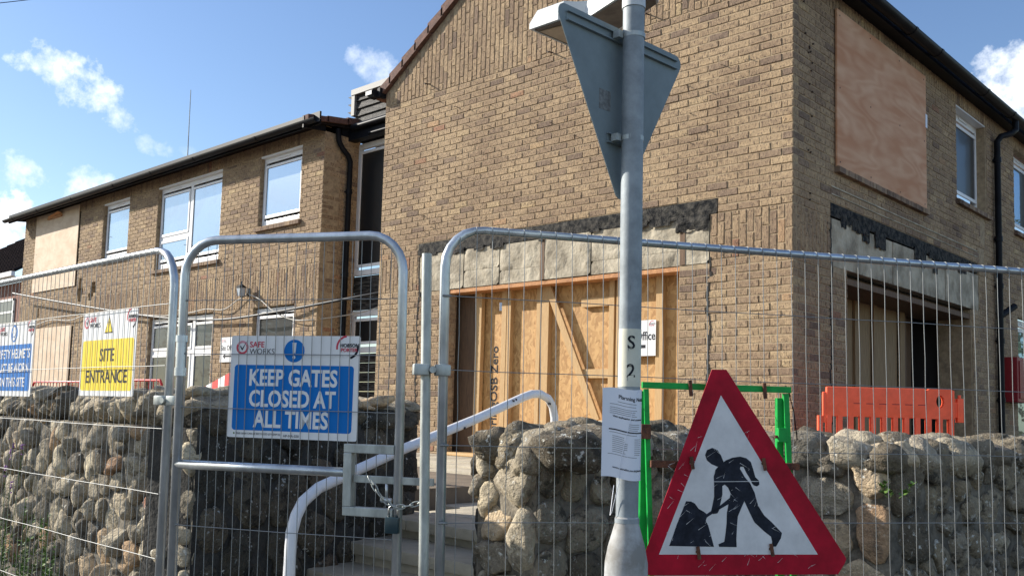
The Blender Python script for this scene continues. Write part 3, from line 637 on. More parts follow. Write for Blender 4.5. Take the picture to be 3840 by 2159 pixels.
q = MB(); q.prism([(.02, 5.70), (.42, 5.74), (1.1, 5.74), (1.1, 6.08), (.02, 5.88)], 0, .03); o = q.build('verge_board', 'gutter', building); o.matrix_local = BINV @ Matrix.Translation((-7.9, 0, 0)) @ Matrix.Rotation(R(90), 4, 'Z')
# right downpipe with swan neck
def pipe(pts, r=.04, collars=(), name='downpipe'):
    mb = MB(); mb.tube(pts, r, 14)
    for c in collars: mb.tube([c, (c[0], c[1], c[2] - .07)], r + .008, 14); mb.box((c[0] - .05, c[1] - .05, c[2] - .05), (c[0] + (-.02), c[1] + .05, c[2] - .03))
    return part(mb, name, 'gutter', smooth=True)
pipe([(.23, 6.18, 5.74), (.23, 6.18, 5.62), (.19, 6.1, 5.55), (.1, 5.97, 5.5), (.06, 5.93, 5.42), (.06, 5.93, .95)], .043, [(.06, 5.93, 5.2), (.06, 5.93, 4.1), (.06, 5.93, 3.45), (.06, 5.93, 2.7), (.06, 5.93, 1.9)])
q = MB(); q.tube([(.06, 5.93, 3.0), (.17, 6.2, 3.16)], .045, 14); part(q, 'pipe_branch', 'gutter', smooth=True)
pipe([(-7.82, .60, 5.80), (-7.82, .62, 5.62), (-7.83, .70, 5.52), (-7.83, .82, 5.42), (-7.83, .86, 5.34), (-7.83, .86, .95)], .043, [(-7.83, .86, 4.9), (-7.83, .86, 3.6), (-7.83, .86, 2.4)])

# ------------------------------------------------------------------ doorway lining and partition
part_ = empty('timber_partition', (-2.8, .4, 1.0), label='stud and board partition closing the wide gable doorway behind the brick', cat='partition')
FK = .9733     # the board plane stands .18 m behind the brick face
def pt(mb, name, m, **k): mb.v = [(3.907 + (x - 3.907) * FK, y - .22, 1.5 + (z - 1.5) * FK if z > 1.05 else z) for x, y, z in mb.v]; o = mb.build(name, m, part_, **k); o.location = (2.8, -.4, -1.0); return o
for a, b in ((-4.06, -3.42), (-3.42, -2.2), (-2.2, -1.2)): q = MB(); q.box((a + .002, .455, 1.02), (b - .002, .475, 3.1)); pt(q, 'board_panel', 'osb')
q = MB(); q.box((-4.46, .47, 1.02), (-4.06, .49, 3.1)); pt(q, 'board_panel', 'osb')
q = MB(); q.box((-4.9, .46, 1.02), (-4.462, .485, 3.1)); pt(q, 'side_board', 'timber_dark')
for x0, x1 in ((-4.46, -4.36), (-4.01, -3.93), (-3.92, -3.86), (-3.44, -3.38), (-3.36, -3.25), (-2.37, -2.30), (-2.27, -2.2), (-1.75, -1.66)): q = MB(); q.box((x0, .395, 1.02), (x1, .455, 3.1)); pt(q, 'stud', 'timber', bevel=.002)
q = MB(); q.beam((-3.27, .385, 3.02), (-2.50, .385, 1.45), .03, .085, up=(.8, 0, .5)); pt(q, 'brace', 'timber')
for z in (2.72, 1.92): q = MB(); q.box((-2.77, .40, z), (-2.37, .453, z + .1)); pt(q, 'noggin', 'timber', bevel=.002)
q = MB(); q.box((-4.535, .012, 2.955), (-1.215, .23, 2.998)); o = q.build('head_board', 'timber_orange', part_); o.location = (2.8, -.4, -1.0)
text('SterlingOSB Zero', .16, -3.91, 1.15, .2475, 'ink', part_, bold=.002, rot=math.pi / 2).location = (2.8, -.4, -1)
part_b = empty('timber_lining', (0, 3, 1.0), label='upright timber boards inside the shaded side opening', cat='partition')
for (x, y0, y1, m) in [(-.5, 1.9, 2.45, 'timber_shade'), (-.47, 2.45, 2.56, 'timber_shade'), (-.5, 2.56, 2.95, 'timber_shade'), (-.46, 2.95, 3.05, 'timber_shade'), (-.5, 3.05, 3.4, 'timber_shade'), (-.5, 3.4, 3.75, 'timber_shade'), (-.46, 3.75, 3.9, 'timber_shade'), (-.5, 3.9, 4.05, 'timber_dark'), (-.7, 4.45, 4.75, 'timber_dark')]:
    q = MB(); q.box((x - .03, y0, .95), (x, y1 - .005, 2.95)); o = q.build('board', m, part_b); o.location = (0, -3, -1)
q = MB(); q.box((-.6, 1.17, 2.88), (-.03, 4.98, 2.94)); q.box((-.45, 1.17, 2.94), (-.15, 4.98, 3.0)); o = q.build('head_board', 'timber_dark', part_b); o.location = (0, -3, -1)
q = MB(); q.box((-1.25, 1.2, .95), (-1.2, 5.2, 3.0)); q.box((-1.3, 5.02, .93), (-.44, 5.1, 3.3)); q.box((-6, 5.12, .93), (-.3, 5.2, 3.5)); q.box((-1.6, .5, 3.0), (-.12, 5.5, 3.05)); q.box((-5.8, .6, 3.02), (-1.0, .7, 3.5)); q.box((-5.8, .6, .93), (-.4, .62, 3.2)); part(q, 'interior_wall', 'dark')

# plywood boards (things fixed on the walls)
def thing_box(name, a, b, m, label, cat, group=None, bevel=0):
    c = ((a[0] + b[0]) / 2, (a[1] + b[1]) / 2, min(a[2], b[2])); q = MB(); q.box((a[0] - c[0], a[1] - c[1], a[2] - c[2]), (b[0] - c[0], b[1] - c[1], b[2] - c[2]))
    o = q.build(name, m, bevel=bevel); o.location = c; return tag(o, label, cat, group)
thing_box('plywood_board', (.012, .87, 4.005), (.03, 3.30, 5.60), 'ply_pink', 'large pinkish plywood board over the upper window of the shaded side wall', 'plywood board')
q = MB(); q.box((-.02, 3.2, 3.99), (.05, 3.3, 4.04)); sill(FR, .87, 3.35, 4.02)
thing_box('paper_tag', (.032, 3.27, 4.98), (.034, 3.33, 5.14), 'paper', 'small white paper tag at the right edge of the pinkish plywood', 'tag')
thing_box('plywood_board', (-19.33, .395, 4.0), (-16.9, .412, 5.80), 'ply_pale', 'tall pale plywood board under the eave at the far end of the left wing', 'plywood board')
thing_box('plywood_board', (-18.95, .395, .95), (-16.92, .412, 3.14), 'ply_pale', 'pale plywood board on the ground floor between the blue and yellow signs', 'plywood board')
for nm in ('plywood_board',):
    for o_, fx_, pts_ in ((bpy.data.objects['plywood_board'], 'x', [(a, b) for a in (-1.15, -.4, .4, 1.15) for b in (.05, .8, 1.54)]), (bpy.data.objects['plywood_board.001'], 'y', [(a, b) for a in (-1.1, 0, 1.1) for b in (.06, .9, 1.7)])):
        q = MB()
        for a, b in pts_:
            if fx_ == 'x': q.tube([(.008, a, b), (.0105, a, b)], .009, 8)
            else: q.tube([(a, -.0105, b), (a, -.008, b)], .009, 8)
        tag(q.build('screw_heads', 'nail', o_), kind='stuff')
q = MB(); q.add([(-.25, 0, 0), (.5, 0, .05), (.45, -.08, .09), (-.2, -.05, .04)], [(0, 1, 2, 3)]); q.box((-.3, -.02, -.02), (.5, .0, .03)); o = q.build('loose_timber', 'timber_orange'); o.location = (-18.3, .38, 5.66); tag(o, 'splintered orange timber batten above the tall pale plywood', 'batten')

# ================================================================== STONE WALLS
def vcells(w, h, n, seed, asp=1.15):
    rnd = random.Random(seed); pts = []; tries = 0; r = math.sqrt(w * h / n) * .72
    while len(pts) < n and tries < 9000:
        p = (rnd.uniform(0, w), rnd.uniform(0, h)); tries += 1
        rr = r * rnd.choice((.45, .62, .8, 1.0, 1.45))
        if all((p[0] - q[0]) ** 2 + ((p[1] - q[1]) * asp) ** 2 > rr * rr for q in pts): pts.append(p)
    cells = []
    for i, p in enumerate(pts):
        poly = [(0, 0), (w, 0), (w, h), (0, h)]
        for j, q in enumerate(pts):
            if i == j: continue
            if abs(p[0] - q[0]) + abs(p[1] - q[1]) > 6 * r: continue
            mx_, my = (p[0] + q[0]) / 2, (p[1] + q[1]) / 2; nx, ny = q[0] - p[0], q[1] - p[1]; new = []
            for a, b in zip(poly, poly[1:] + poly[:1]):
                da = (a[0] - mx_) * nx + (a[1] - my) * ny; db = (b[0] - mx_) * nx + (b[1] - my) * ny
                if da <= 0: new.append(a)
                if da * db < 0: t = da / (da - db); new.append((a[0] + (b[0] - a[0]) * t, a[1] + (b[1] - a[1]) * t))
            poly = new
            if len(poly) < 3: break
        if len(poly) >= 3: cells.append(poly)
    return cells
def stone_from(poly, fr, hgt, seed, inv, name='stone', m='stone', gap=.012, tint=None):
    rnd = random.Random(seed); n = len(poly); cx = sum(p[0] for p in poly) / n; cz = sum(p[1] for p in poly) / n
    # radial outline, smoothed
    K = 22; rad = []
    for k in range(K):
        a = 2 * math.pi * k / K; dx, dz = math.cos(a), math.sin(a); best = 9
        for (x1, z1), (x2, z2) in zip(poly, poly[1:] + poly[:1]):
            ex, ez = x2 - x1, z2 - z1; den = dx * ez - dz * ex
            if abs(den) < 1e-9: continue
            t = ((x1 - cx) * ez - (z1 - cz) * ex) / den; s = ((x1 - cx) * dz - (z1 - cz) * dx) / den
            if t > 0 and -1e-6 <= s <= 1 + 1e-6: best = min(best, t)
        rad.append(best)
    ok = [r_ for r_ in rad if r_ < 2]
    if len(ok) < K // 2: return None
    rad = [r_ if r_ < 2 else sum(ok) / len(ok) for r_ in rad]
    mean = sum(rad) / K
    if mean < .025: return None
    rad = [min(r_, mean * 1.6) for r_ in rad]
    for _ in range(2): rad = [(rad[k - 1] + 2 * rad[k] + rad[(k + 1) % K]) / 4 for k in range(K)]
    gap = gap * rnd.uniform(.3, 1.9); rad = [max(.015, r_ - gap) for r_ in rad]
    prof = [(1.0, -.45), (1.0, .15), (.96, .5), (.88, .76), (.70, .93), (.38, 1.0), (.0, 1.0)]; ex = rnd.uniform(.5, 1.0); tx, tz = rnd.uniform(-.35, .35), rnd.uniform(-.35, .35)
    vs = []; fs = []; off = Vector((rnd.random() * 50, rnd.random() * 50, 0)); amp = min(.024, mean * .2) * rnd.uniform(.5, 1.3)
    for (s, h) in prof[:-1]:
        for k in range(K):
            a = 2 * math.pi * k / K; x, z = cx + rad[k] * s * math.cos(a), cz + rad[k] * s * math.sin(a)
            y = -hgt * (h ** ex if h > 0 else h) - hgt * (tx * (x - cx) + tz * (z - cz)) / max(.05, mean) * max(h, 0) * .6
            q_ = Vector((x, z, y)); cell = noise.voronoi(q_ * (7 / max(.6, mean * 9)) + off)[0]; nv = noise.noise_vector(q_ * 13 + off) * amp * .9 + noise.noise_vector(q_ * 34 + off) * amp * .5 + Vector((0, 1, 0)) * ((cell[0] - .35) * amp * 1.6 * max(h, 0))
            vs.append(Vector((x, y, z)) + nv)
    vs.append(Vector((cx, -hgt * 1.0, cz)) + noise.noise_vector(off) * amp)
    for _ in range(rnd.choice((2, 3, 4, 5))):    # flat broken faces
        a = rnd.random() * 6.283; k_ = rnd.uniform(.25, 1.3); nrm = Vector((math.cos(a) * k_, -1, math.sin(a) * k_)).normalized(); c0 = Vector((cx, 0, cz)); dm = max((v - c0).dot(nrm) for v in vs) * rnd.uniform(.62, .88)
        for v in vs:
            e_ = (v - c0).dot(nrm) - dm
            if e_ > 0: v -= nrm * e_ * .88
    r_ = len(prof) - 1
    for i in range(r_ - 1):
        for k in range(K): fs.append((i * K + k, i * K + (k + 1) % K, (i + 1) * K + (k + 1) % K, (i + 1) * K + k))
    for k in range(K): fs.append(((r_ - 1) * K + k, (r_ - 1) * K + (k + 1) % K, r_ * K))
    mb = MB(); mb.add([fr @ v for v in vs], fs, tint if tint is not None else rnd.random() * (.88 if rnd.random() < .8 else 1)); T = inv; mb.v = [tuple(T @ Vector(p)) for p in mb.v]
    return mb.build(name, m, None, smooth='full')
def cobble(c, r3, rot, seed, parent, m='stone', name='coping_stone', flat=0):
    rnd = random.Random(seed); K, J = 20, 13; vs = []; fs = []; off = Vector((rnd.random() * 90, 3, 7)); mm = Matrix.Rotation(R(rot[2]), 4, 'Z') @ Matrix.Rotation(R(rot[1]), 4, 'Y') @ Matrix.Rotation(R(rot[0]), 4, 'X')
    for j in range(J + 1):
        t = math.pi * j / J
        for k in range(K):
            a = 2 * math.pi * k / K; d = Vector((math.sin(t) * math.cos(a), math.sin(t) * math.sin(a), math.cos(t)))
            d = Vector([math.copysign(abs(q) ** .8, q) for q in d]); s = 1 + .3 * noise.noise(d * 1.3 + off) + .14 * noise.noise(d * 4 + off) + .05 * noise.noise(d * 9 + off)
            vs.append(Vector(c) + (mm @ Vector((d.x * r3[0] * s, d.y * r3[1] * s, d.z * r3[2] * s))))
    for j in range(J):
        for k in range(K): fs.append((j * K + k, j * K + (k + 1) % K, (j + 1) * K + (k + 1) % K, (j + 1) * K + k))
    cc = Vector(c)
    for _ in range(4):
        nrm = Vector((rnd.gauss(0, 1), rnd.gauss(0, 1), rnd.gauss(.4, .8))).normalized(); dm = max((v - cc).dot(nrm) for v in vs) * rnd.uniform(.7, .9)
        for v in vs:
            e_ = (v - cc).dot(nrm) - dm
            if e_ > 0: v -= nrm * e_ * .85
    mb = MB(); mb.add(vs, fs, rnd.random() * .9); o = mb.build(name, m, parent, smooth='full', fix=True); return o
def wall_run(root, A, B, z0, z1, size, seed, m='stone', hg=(.03, .07), thick=.38, mort='stone_mortar', gap=.012, asp=1.15, core=0):
    """rubble face from A to B; face towards the right-hand side when walking A->B is outward"""
    A, B = Vector((*A, 0)), Vector((*B, 0)); d = B - A; w = d.length; ang = math.atan2(d.y, d.x); fr = Matrix.Translation(A) @ Matrix.Rotation(ang, 4, 'Z'); inv = Matrix.Translation(-root.location)
    n = int(w * (z1 - z0) / (size * size)); rnd = random.Random(seed)
    # mortar face as a rough sheet on a solid core
    mb = MB(); st = .028; nu, nz_ = max(2, int(w / st)), max(2, int((z1 - z0) / st)); vs = []; fs = []
    for i in range(nu + 1):
        for j in range(nz_ + 1):
            u, z = w * i / nu, z0 + (z1 - z0) * j / nz_; y = -.002 + .022 * noise.fractal(Vector((u * 9 + seed, z * 9, seed)), .9, 2, 5) if 0 < i < nu else 0
            vs.append(fr @ Vector((u, y, z)))
    for i in range(nu):
        for j in range(nz_): a = i * (nz_ + 1) + j; fs.append((a, a + nz_ + 1, a + nz_ + 2, a + 1))
    mb.add([inv @ v for v in vs], fs); mb.box((0, .03, .12), (w - core, thick, z1 - .02), inv @ fr); o = mb.build('mortar', mort, root, smooth=True)
    for k, poly in enumerate(vcells(w, z1 - z0, n, seed, asp)):
        poly = [(x, z + z0) for x, z in poly]; h = rnd.uniform(*hg)
        s = stone_from(poly, fr, h, seed * 1000 + k, inv, m=m, gap=gap)
        if s: s.parent = root
    return fr
# left front wall and the return along the steps
wl = empty('stone_wall', (-2.2, -5.42, .12), label='rubble garden wall with leaning coping stones behind the left fence panel', cat='stone wall')
wall_run(wl, (-4.6, -5.42), (-.55, -5.42), .42, 1.38, .135, 3, hg=(.015, .085), asp=.9, gap=.007, core=.4)
rnd = random.Random(5); x = -4.6
while x < -.62:
    w = rnd.uniform(.09, .17); a = rnd.uniform(18, 42)
    cobble((x + w / 2 - 1 * 0 + 2.2, .215 + rnd.uniform(-.02, .03), 1.315 + rnd.uniform(-.01, .02)), (w * .95, .24, .062 + rnd.random() * .03), (rnd.uniform(-14, -2), -a, rnd.uniform(-12, 12)), int(x * 977), wl)
    x += w * .78
x = -4.55
while x < -.6:
    w = rnd.uniform(.1, .2); cobble((x + 2.2, .16 + rnd.uniform(-.06, .12), 1.40 + rnd.uniform(-.01, .03)), (w * .75, .12 + rnd.random() * .06, .035 + rnd.random() * .02), (rnd.uniform(-15, 15), rnd.uniform(-25, 5), rnd.uniform(-20, 30)), int(x * 577) + 3, wl); x += w * 1.0
wr_ = empty('stone_wall', (-.75, -4.5, .12), label='dark shaded stone wall running back beside the steps behind the gate', cat='stone wall')
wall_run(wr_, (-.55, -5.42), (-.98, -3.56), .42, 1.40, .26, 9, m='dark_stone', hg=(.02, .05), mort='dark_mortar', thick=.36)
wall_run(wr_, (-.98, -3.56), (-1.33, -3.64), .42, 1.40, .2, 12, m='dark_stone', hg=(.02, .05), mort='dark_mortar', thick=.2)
for i in range(15):
    t = i / 14; bx, by = -.62 - .40 * t, -5.3 + 1.68 * t
    cobble((bx - .1 + .75 + rnd.uniform(-.04, .04), by + 4.5, 1.31 + rnd.uniform(-.01, .03)), (.20 + rnd.random() * .05, .11 + rnd.random() * .05, .07 + rnd.random() * .03), (rnd.uniform(-12, 12), rnd.uniform(-10, 12), 10 + rnd.uniform(-15, 15)), 300 + i, wr_, 'dark_stone')
    cobble((bx + .66 + rnd.uniform(-.07, .05), by + 4.5, 1.395 + rnd.uniform(-.01, .03)), (.12 + rnd.random() * .06, .08 + rnd.random() * .05, .04), (0, rnd.uniform(-14, 14), rnd.uniform(-30, 50)), 340 + i, wr_, 'stone')
# right wall: gate pier, then the stepped run towards the side of the building
wp = empty('stone_wall', (1.4, -3.4, .12), label='lichened cobble wall with rounded pier beside the steps, behind the lamp post and road sign', cat='stone wall')
PW = [(.34, -4.27), (.83, -4.36), (1.13, -2.89), (1.93, -2.75), (2.24, -1.14), (2.6, .6)]
spec = [(.34, -.42, 1.33, .19, 21, 'stone', (.04, .09)), (0, 0, 1.36, .2, 22, 'mid_stone', (.03, .07)), (0, 0, 1.36, .22, 23, 'stone', (.03, .07)), (0, 0, 1.36, .2, 24, 'mid_stone', (.025, .065)), (0, 0, 1.33, .2, 25, 'mid_stone', (.025, .065))]  # sunward faces take stone, faces turned away the shade-coloured mid_stone
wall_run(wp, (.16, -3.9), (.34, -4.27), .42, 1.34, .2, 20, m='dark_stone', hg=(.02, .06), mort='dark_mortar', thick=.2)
for (a, b), sp_ in zip(zip(PW, PW[1:]), spec): wall_run(wp, a, b, .42, sp_[2], sp_[3], sp_[4], m=sp_[5], hg=sp_[6], thick=.36, mort='stone_mortar' if sp_[5] == 'stone' else 'mid_mortar')
rnd = random.Random(11); base = Vector((1.4, -3.4, .12))
for (A, B), zt in zip(zip(PW, PW[1:]), (1.34, 1.37, 1.36, 1.35, 1.33)):
    A, B = Vector((*A, 0)), Vector((*B, 0)); d = B - A; nrm = Vector((-d.y, d.x, 0)).normalized(); l = d.length; s = 0; a = math.degrees(math.atan2(d.y, d.x))
    while s < l:
        w = rnd.uniform(.14, .30); c = A + d.normalized() * (s + w / 2)
        m_ = 'stone' if rnd.random() < .5 else 'mid_stone'
        cobble(c + nrm * .07 - base + Vector((0, 0, zt - .03 + rnd.uniform(-.02, .02))), (w * .62, .14 + rnd.random() * .05, .085 + rnd.random() * .03), (rnd.uniform(-15, 10), rnd.uniform(-12, 12), a + rnd.uniform(-10, 10)), int(s * 999) + int(zt * 1e4) + int(a), wp, m_)
        cobble(c + nrm * .25 - base + Vector((0, 0, zt + .03 + rnd.uniform(-.02, .02))), (w * .55, .13, .055 + rnd.random() * .02), (0, rnd.uniform(-12, 12), a + rnd.uniform(-30, 30)), int(s * 777) + int(zt * 1e4) + 7, wp, m_)
        s += w * .92

# ================================================================== WHITE HANDRAIL
hp = [(-.031, -5.18, .13), (-.035, -5.178, .687), (-.058, -5.16, .888), (-.085, -5.12, .965), (-.118, -5.06, 1.03), (-.164, -4.939, 1.09), (-.361, -4.25, 1.262), (-.512, -3.452, 1.462), (-.626, -2.88, 1.62), (-.638, -2.78, 1.645), (-.645, -2.68, 1.65), (-.652, -2.58, 1.62), (-.656, -2.52, 1.56), (-.658, -2.495, 1.48), (-.66, -2.49, 1.2), (-.66, -2.49, .8)]
q = MB(); q.tube([(x + .031, y + 5.18, z - .13) for x, y, z in hp], .030, 16); o = q.build('handrail', 'rail_white', smooth='full'); o.location = (-.031, -5.18, .13); tag(o, 'white painted tubular handrail rising beside the steps', 'handrail')
q = MB()
for (x, y, z) in [(-.60, -2.99, 1.60), (-.585, -3.03, 1.59), (-.655, -2.56, 1.58), (-.48, -3.6, 1.40), (-.03, -5.17, .6), (-.03, -5.17, .66)]:
    d = (CAMP - Vector((x, y, z))).normalized(); c = Vector((x, y, z)) + d * .030 - Vector((-.031, -5.18, .13)); q.box((c.x - .012, c.y - .004, c.z - .007), (c.x + .012, c.y + .004, c.z + .007))
q.build('paint_chip', 'ink', o)

# ================================================================== FENCES
LEAN = .016
def shear(mb, ztop):
    mb.v = [(x + LEAN * (ztop - z), y, z) for x, y, z in mb.v]; return mb
def fence(name, loc, rz, x0, x1, ztop, zb, r, rt, cr, zs, step, label, cat, group=None, gate=False, off=0, left=True, right=True, seed=1, xs0=None):
    root = empty(name, (loc[0], loc[1], .12), rz, label, cat, group); rnd = random.Random(seed)
    Z = -.12
    path = [(x0, 0, zb)] + [(x0, 0, ztop - cr)] + [(x0 + cr - cr * math.cos(R(a)), 0, ztop - cr + cr * math.sin(R(a))) for a in range(15, 90, 15)] + [(x0 + cr, 0, ztop)]
    if right: path += [(x1 - cr, 0, ztop)] + [(x1 - cr + cr * math.sin(R(a)), 0, ztop - cr + cr * math.cos(R(a))) for a in range(15, 90, 15)] + [(x1, 0, ztop - cr), (x1, 0, zb)]
    else: path += [(x1, 0, ztop)]
    def rr(p): return r if p[2] < ztop - .02 else rt
    q = MB(); q.tube([(a, b, c + Z) for a, b, c in path], [rr(p) for p in path], 14); shear(q, ztop + Z); q.build('frame_tube', 'steel', root, smooth='full')
    if not right: pass
    q = MB(); wr2 = .00155
    yb = -r - .002 if not gate else -.004   # mesh sits on the road side of the tubes
    x = x0 + (off or step * .6); k = 0; lim = x1 - step * .4
    while x < lim:
        # keep below the rounded corners
        t = 0
        if x - x0 < cr: t = cr - math.sqrt(max(0, cr * cr - (cr - (x - x0)) ** 2))
        if right and x1 - x < cr: t = cr - math.sqrt(max(0, cr * cr - (cr - (x1 - x)) ** 2))
        zt = ztop - t; pts = []; j = 0; z = zb + .05; bx = rnd.uniform(-.002, .002)
        while z < zt - (.03 if not gate else .005): pts.append((x + bx + rnd.uniform(-.0016, .0016), yb + rnd.uniform(-.001, .001), z + Z)); z += .14
        pts.append((x + bx, yb, zt + Z - (.0 if not gate else .015)))
        q.tube(pts, wr2, 5, False)
        if not gate:
            q.tube([(x + bx, -(rt + .0008) * math.cos(R(a)), zt + Z + (rt + .0008) * math.sin(R(a))) for a in range(-10, 150, 20)], .0013, 5, False)
        x += step; k += 1
    for z in zs:
        pts = [(x0 - (0 if not gate else 0), yb - .003, z + Z)]; xx = x0 + .2
        while xx < x1: pts.append((xx, yb - .003 + rnd.uniform(-.001, .001), z + Z + rnd.uniform(-.002, .002))); xx += .3
        pts.append((x1, yb - .003, z + Z)); q.tube(pts, wr2 * 1.15, 6, False)
        q.tube([(x0 - .012, yb - .003, z + Z), (x0 + .022, yb - .003, z + Z)], .005, 6)
    shear(q, ztop + Z); o = q.build('wire_mesh', 'wire', root, smooth='full'); tag(o, kind='stuff')
    return root
LA = (-2.229, -5.854)
fl = fence('mesh_fence', LA, .1, -1.26, 2.19, 2.2, .2, .019, .0155, .18, [1.942, 1.668, 1.392, 1.11, .835, .55, .3], .0575, 'mesh fence panel left of the gate with blue and yellow signs tied on', 'fence panel', 'mesh fence panels with rounded corners', seed=3)
GA = (.230, -5.852)
gt = fence('fence_gate', GA, 26.55, -.10, .912, 2.2, .2, .019, .019, .15, [1.942, 1.715, 1.489, 1.0, .75, .5], .0425, 'galvanised pedestrian gate with lock box and blue instruction sign', 'gate', gate=True, seed=5)
RA = (1.389, -5.287)
fr_ = fence('mesh_fence', RA, 57.19, -.185, 3.27, 2.2, .2, .019, .0155, .15, [1.9365, 1.6575, 1.376, 1.09, .8, .5], .0638, 'long mesh fence panel right of the gate passing behind the lamp post', 'fence panel', 'mesh fence panels with rounded corners', seed=8, off=.054)
# gate details
def gp(mb, name, m, **k): shear(mb, 2.08); return mb.build(name, m, gt, **k)
q = MB(); q.tube([(-.098, 0, 1.25 - .12), (.69, 0, 1.25 - .12)], .019, 14); gp(q, 'cross_rail', 'steel', smooth='full')
for nm, a, b in (('lock_box_bar', (.683, -.02, 1.208), (.898, .02, 1.243)), ('lock_box_bar', (.683, -.02, .963), (.898, .02, .998)), ('lock_box_bar', (.683, -.0205, .998), (.718, .0205, 1.208))):
    q = MB(); q.box(a, b); gp(q, nm, 'dull_steel', bevel=.003)
q = MB(); q.box((.722, -.006, 1.093), (1.06, .006, 1.122)); gp(q, 'sliding_bolt', 'dull_steel', bevel=.002)
q = MB(); q.tube([(.862, 0, 1.10), (.864, 0, 1.035)], .006, 8); q.tube([(.84, 0, 1.03), (.885, 0, 1.03)], .009, 8); gp(q, 'bolt_handle', 'steel', smooth='full')
for z in (1.36, 1.30): pass
q = MB(); q.tube([(-.1, 0, 1.50), (-.1, 0, 1.535)], .027, 16); q.tube([(-.1, 0, 1.535), (-.1, 0, 1.66)], .0235, 16); q.tube([(-.1, 0, 1.645), (-.1, 0, 1.672)], .027, 16); gp(q, 'hinge_sleeve', 'steel', smooth=True)
# spare pole by the gate latch and the couplers
ep = empty('scaffold_pole', (1.251, -5.50, .12), 57.19, 'round galvanised upright pole between the gate latch and right fence panel', 'pole')
q = MB(); q.tube([(.05, 0, 0), (0, 0, 1.975)], .019, 16); q.build('pole_tube', 'dull_steel', ep, smooth=True)
def clamp(loc, rz, label, w=.075):
    c = empty('fence_coupler', loc, rz, label, 'coupler', 'couplers clamping fence posts')
    q = MB(); q.box((-w, -.026, -.021), (-.012, .024, .021)); q.box((.012, -.026, -.021), (w, .024, .021)); q.build('clamp_plate', 'dull_steel', c, bevel=.006, smooth=True)
    q = MB(); q.tube([(0, -.036, 0), (0, .03, 0)], .013, 10); q.build('bolt', 'dull_steel', c, smooth=True)
clamp((1.277, -5.48, 1.655), 57.2, 'steel coupler joining the spare pole to the right fence panel', .07)
clamp((.048, -5.89, 1.515), 14, 'steel coupler joining the left fence panel to the gate hinge post', .065)
# chain and padlock
ch_ = empty('chain', (1.05, -5.47, 1.15), 26.5, 'dull steel chain looped round the gate post and panel post', 'chain')
cp = [(-.075, -.035, .09), (-.055, -.04, .065), (-.035, -.042, .04), (-.01, -.042, .012), (.02, -.04, -.008), (.045, -.037, -.018), (.075, -.033, -.015), (.105, -.030, -.008), (.135, -.028, .002), (.16, -.02, .02)]
for i, (a, b) in enumerate(zip(cp, cp[1:])):
    a, b = Vector(a), Vector(b); d = (b - a); l = d.length; d.normalize(); s = d.cross(Vector((0, 1, 0))).normalized() if i % 2 else Vector((0, 1, 0)); c = (a + b) / 2
    q = MB(); q.tube([c + d * ((l * .72) * math.cos(R(t))) + s * (.0085 * math.sin(R(t))) for t in range(0, 361, 30)], .0026, 6, False); q.build('chain_link', 'dull_steel', ch_, smooth='full')
pl = empty('padlock', (1.083, -5.478, 1.03), 26.5, 'dark teal padlock with bright shackle hanging from the gate chain', 'padlock')
q = MB(); q.box((-.027, -.014, 0), (.027, .014, .062)); q.build('lock_body', 'lock_body', pl, bevel=.005, smooth=True)
q = MB(); q.tube([(-.017, 0, .06), (-.017, 0, .088)] + [(-.017 * math.cos(R(a)), 0, .088 + .017 * math.sin(R(a))) for a in range(20, 170, 20)] + [(.017, 0, .088), (.017, 0, .06)], .0045, 10); q.build('shackle', 'brass', pl, smooth='full')
q = MB(); q.box((-.003, -.001, 0), (.006, .0006, .032)); q.build('tie_tail', 'paper', empty('cable_tie', (RA[0] + .0235 * 0 + .5 * .142 - .06, -5.245, 1.895), 57, 'white cable tie end hanging on the right fence mesh', 'cable tie'))

# ------------------------------------------------------------------ signs tied behind the mesh
def board(name, frame_loc, rz, x0, x1, z0, z1, label, y=.006):
    root = empty(name, (frame_loc[0], frame_loc[1], .12), rz, label, 'sign'); q = MB(); q.prism(rrect(x0, z0 - .12, x1, z1 - .12, .008, 3), y, y + .003); q.build('sign_board', 'white_sign', root); return root
def flat(root, poly, m, y, name='printed_panel', dz=-.12): q = MB(); q.prism([(a, b + dz) for a, b in poly], y, y + .0006); return q.build(name, m, root)
def logos(root, xl, xr, zt, s, y):
    """red tick roundel with its two words at the left, builder's arc logo at the right"""
    cx, cz = xl + .045 * s, zt - .045 * s
    flat(root, ring(cx, cz, .021 * s, .031 * s, 150, 390), 'logo_red', y, 'logo_ring'); flat(root, ring(cx, cz, .021 * s, .031 * s, 30, 148), 'logo_pink', y, 'logo_ring')
    flat(root, [(cx - .012 * s, cz + .004 * s), (cx - .009 * s, cz + .008 * s), (cx, cz - .004 * s), (cx + .024 * s, cz + .032 * s), (cx + .0, cz - .014 * s)], 'ink', y - .0007, 'logo_tick')
    text('SAFE', .036 * s, cx + .038 * s, cz + .002 * s - .12, y - .0002, 'logo_red', root, .0006 * s); text('WORKS', .036 * s, cx + .038 * s, cz - .029 * s - .12, y - .0002, 'ink', root, -.0004 * s)
    bx, bz = xr - .055 * s, zt - .042 * s
    flat(root, ring(bx, bz, .045 * s, .054 * s, 95, 190), 'logo_red', y, 'logo_arc'); flat(root, ring(bx + .004, bz, .042 * s, .052 * s, -75, 10), 'ink', y, 'logo_arc')
    text('HOBSON', .022 * s, bx - .034 * s, bz + .002 * s - .12, y - .0008, 'ink', root, .0005 * s); text('PORTER', .022 * s, bx - .030 * s, bz - .018 * s - .12, y - .0008, 'logo_red', root, .0005 * s)
k1 = board('safety_sign', GA, 26.55, .147, .738, 1.372, 1.793, 'white and blue sign on the gate reading KEEP GATES CLOSED AT ALL TIMES', .004)
y = .0035
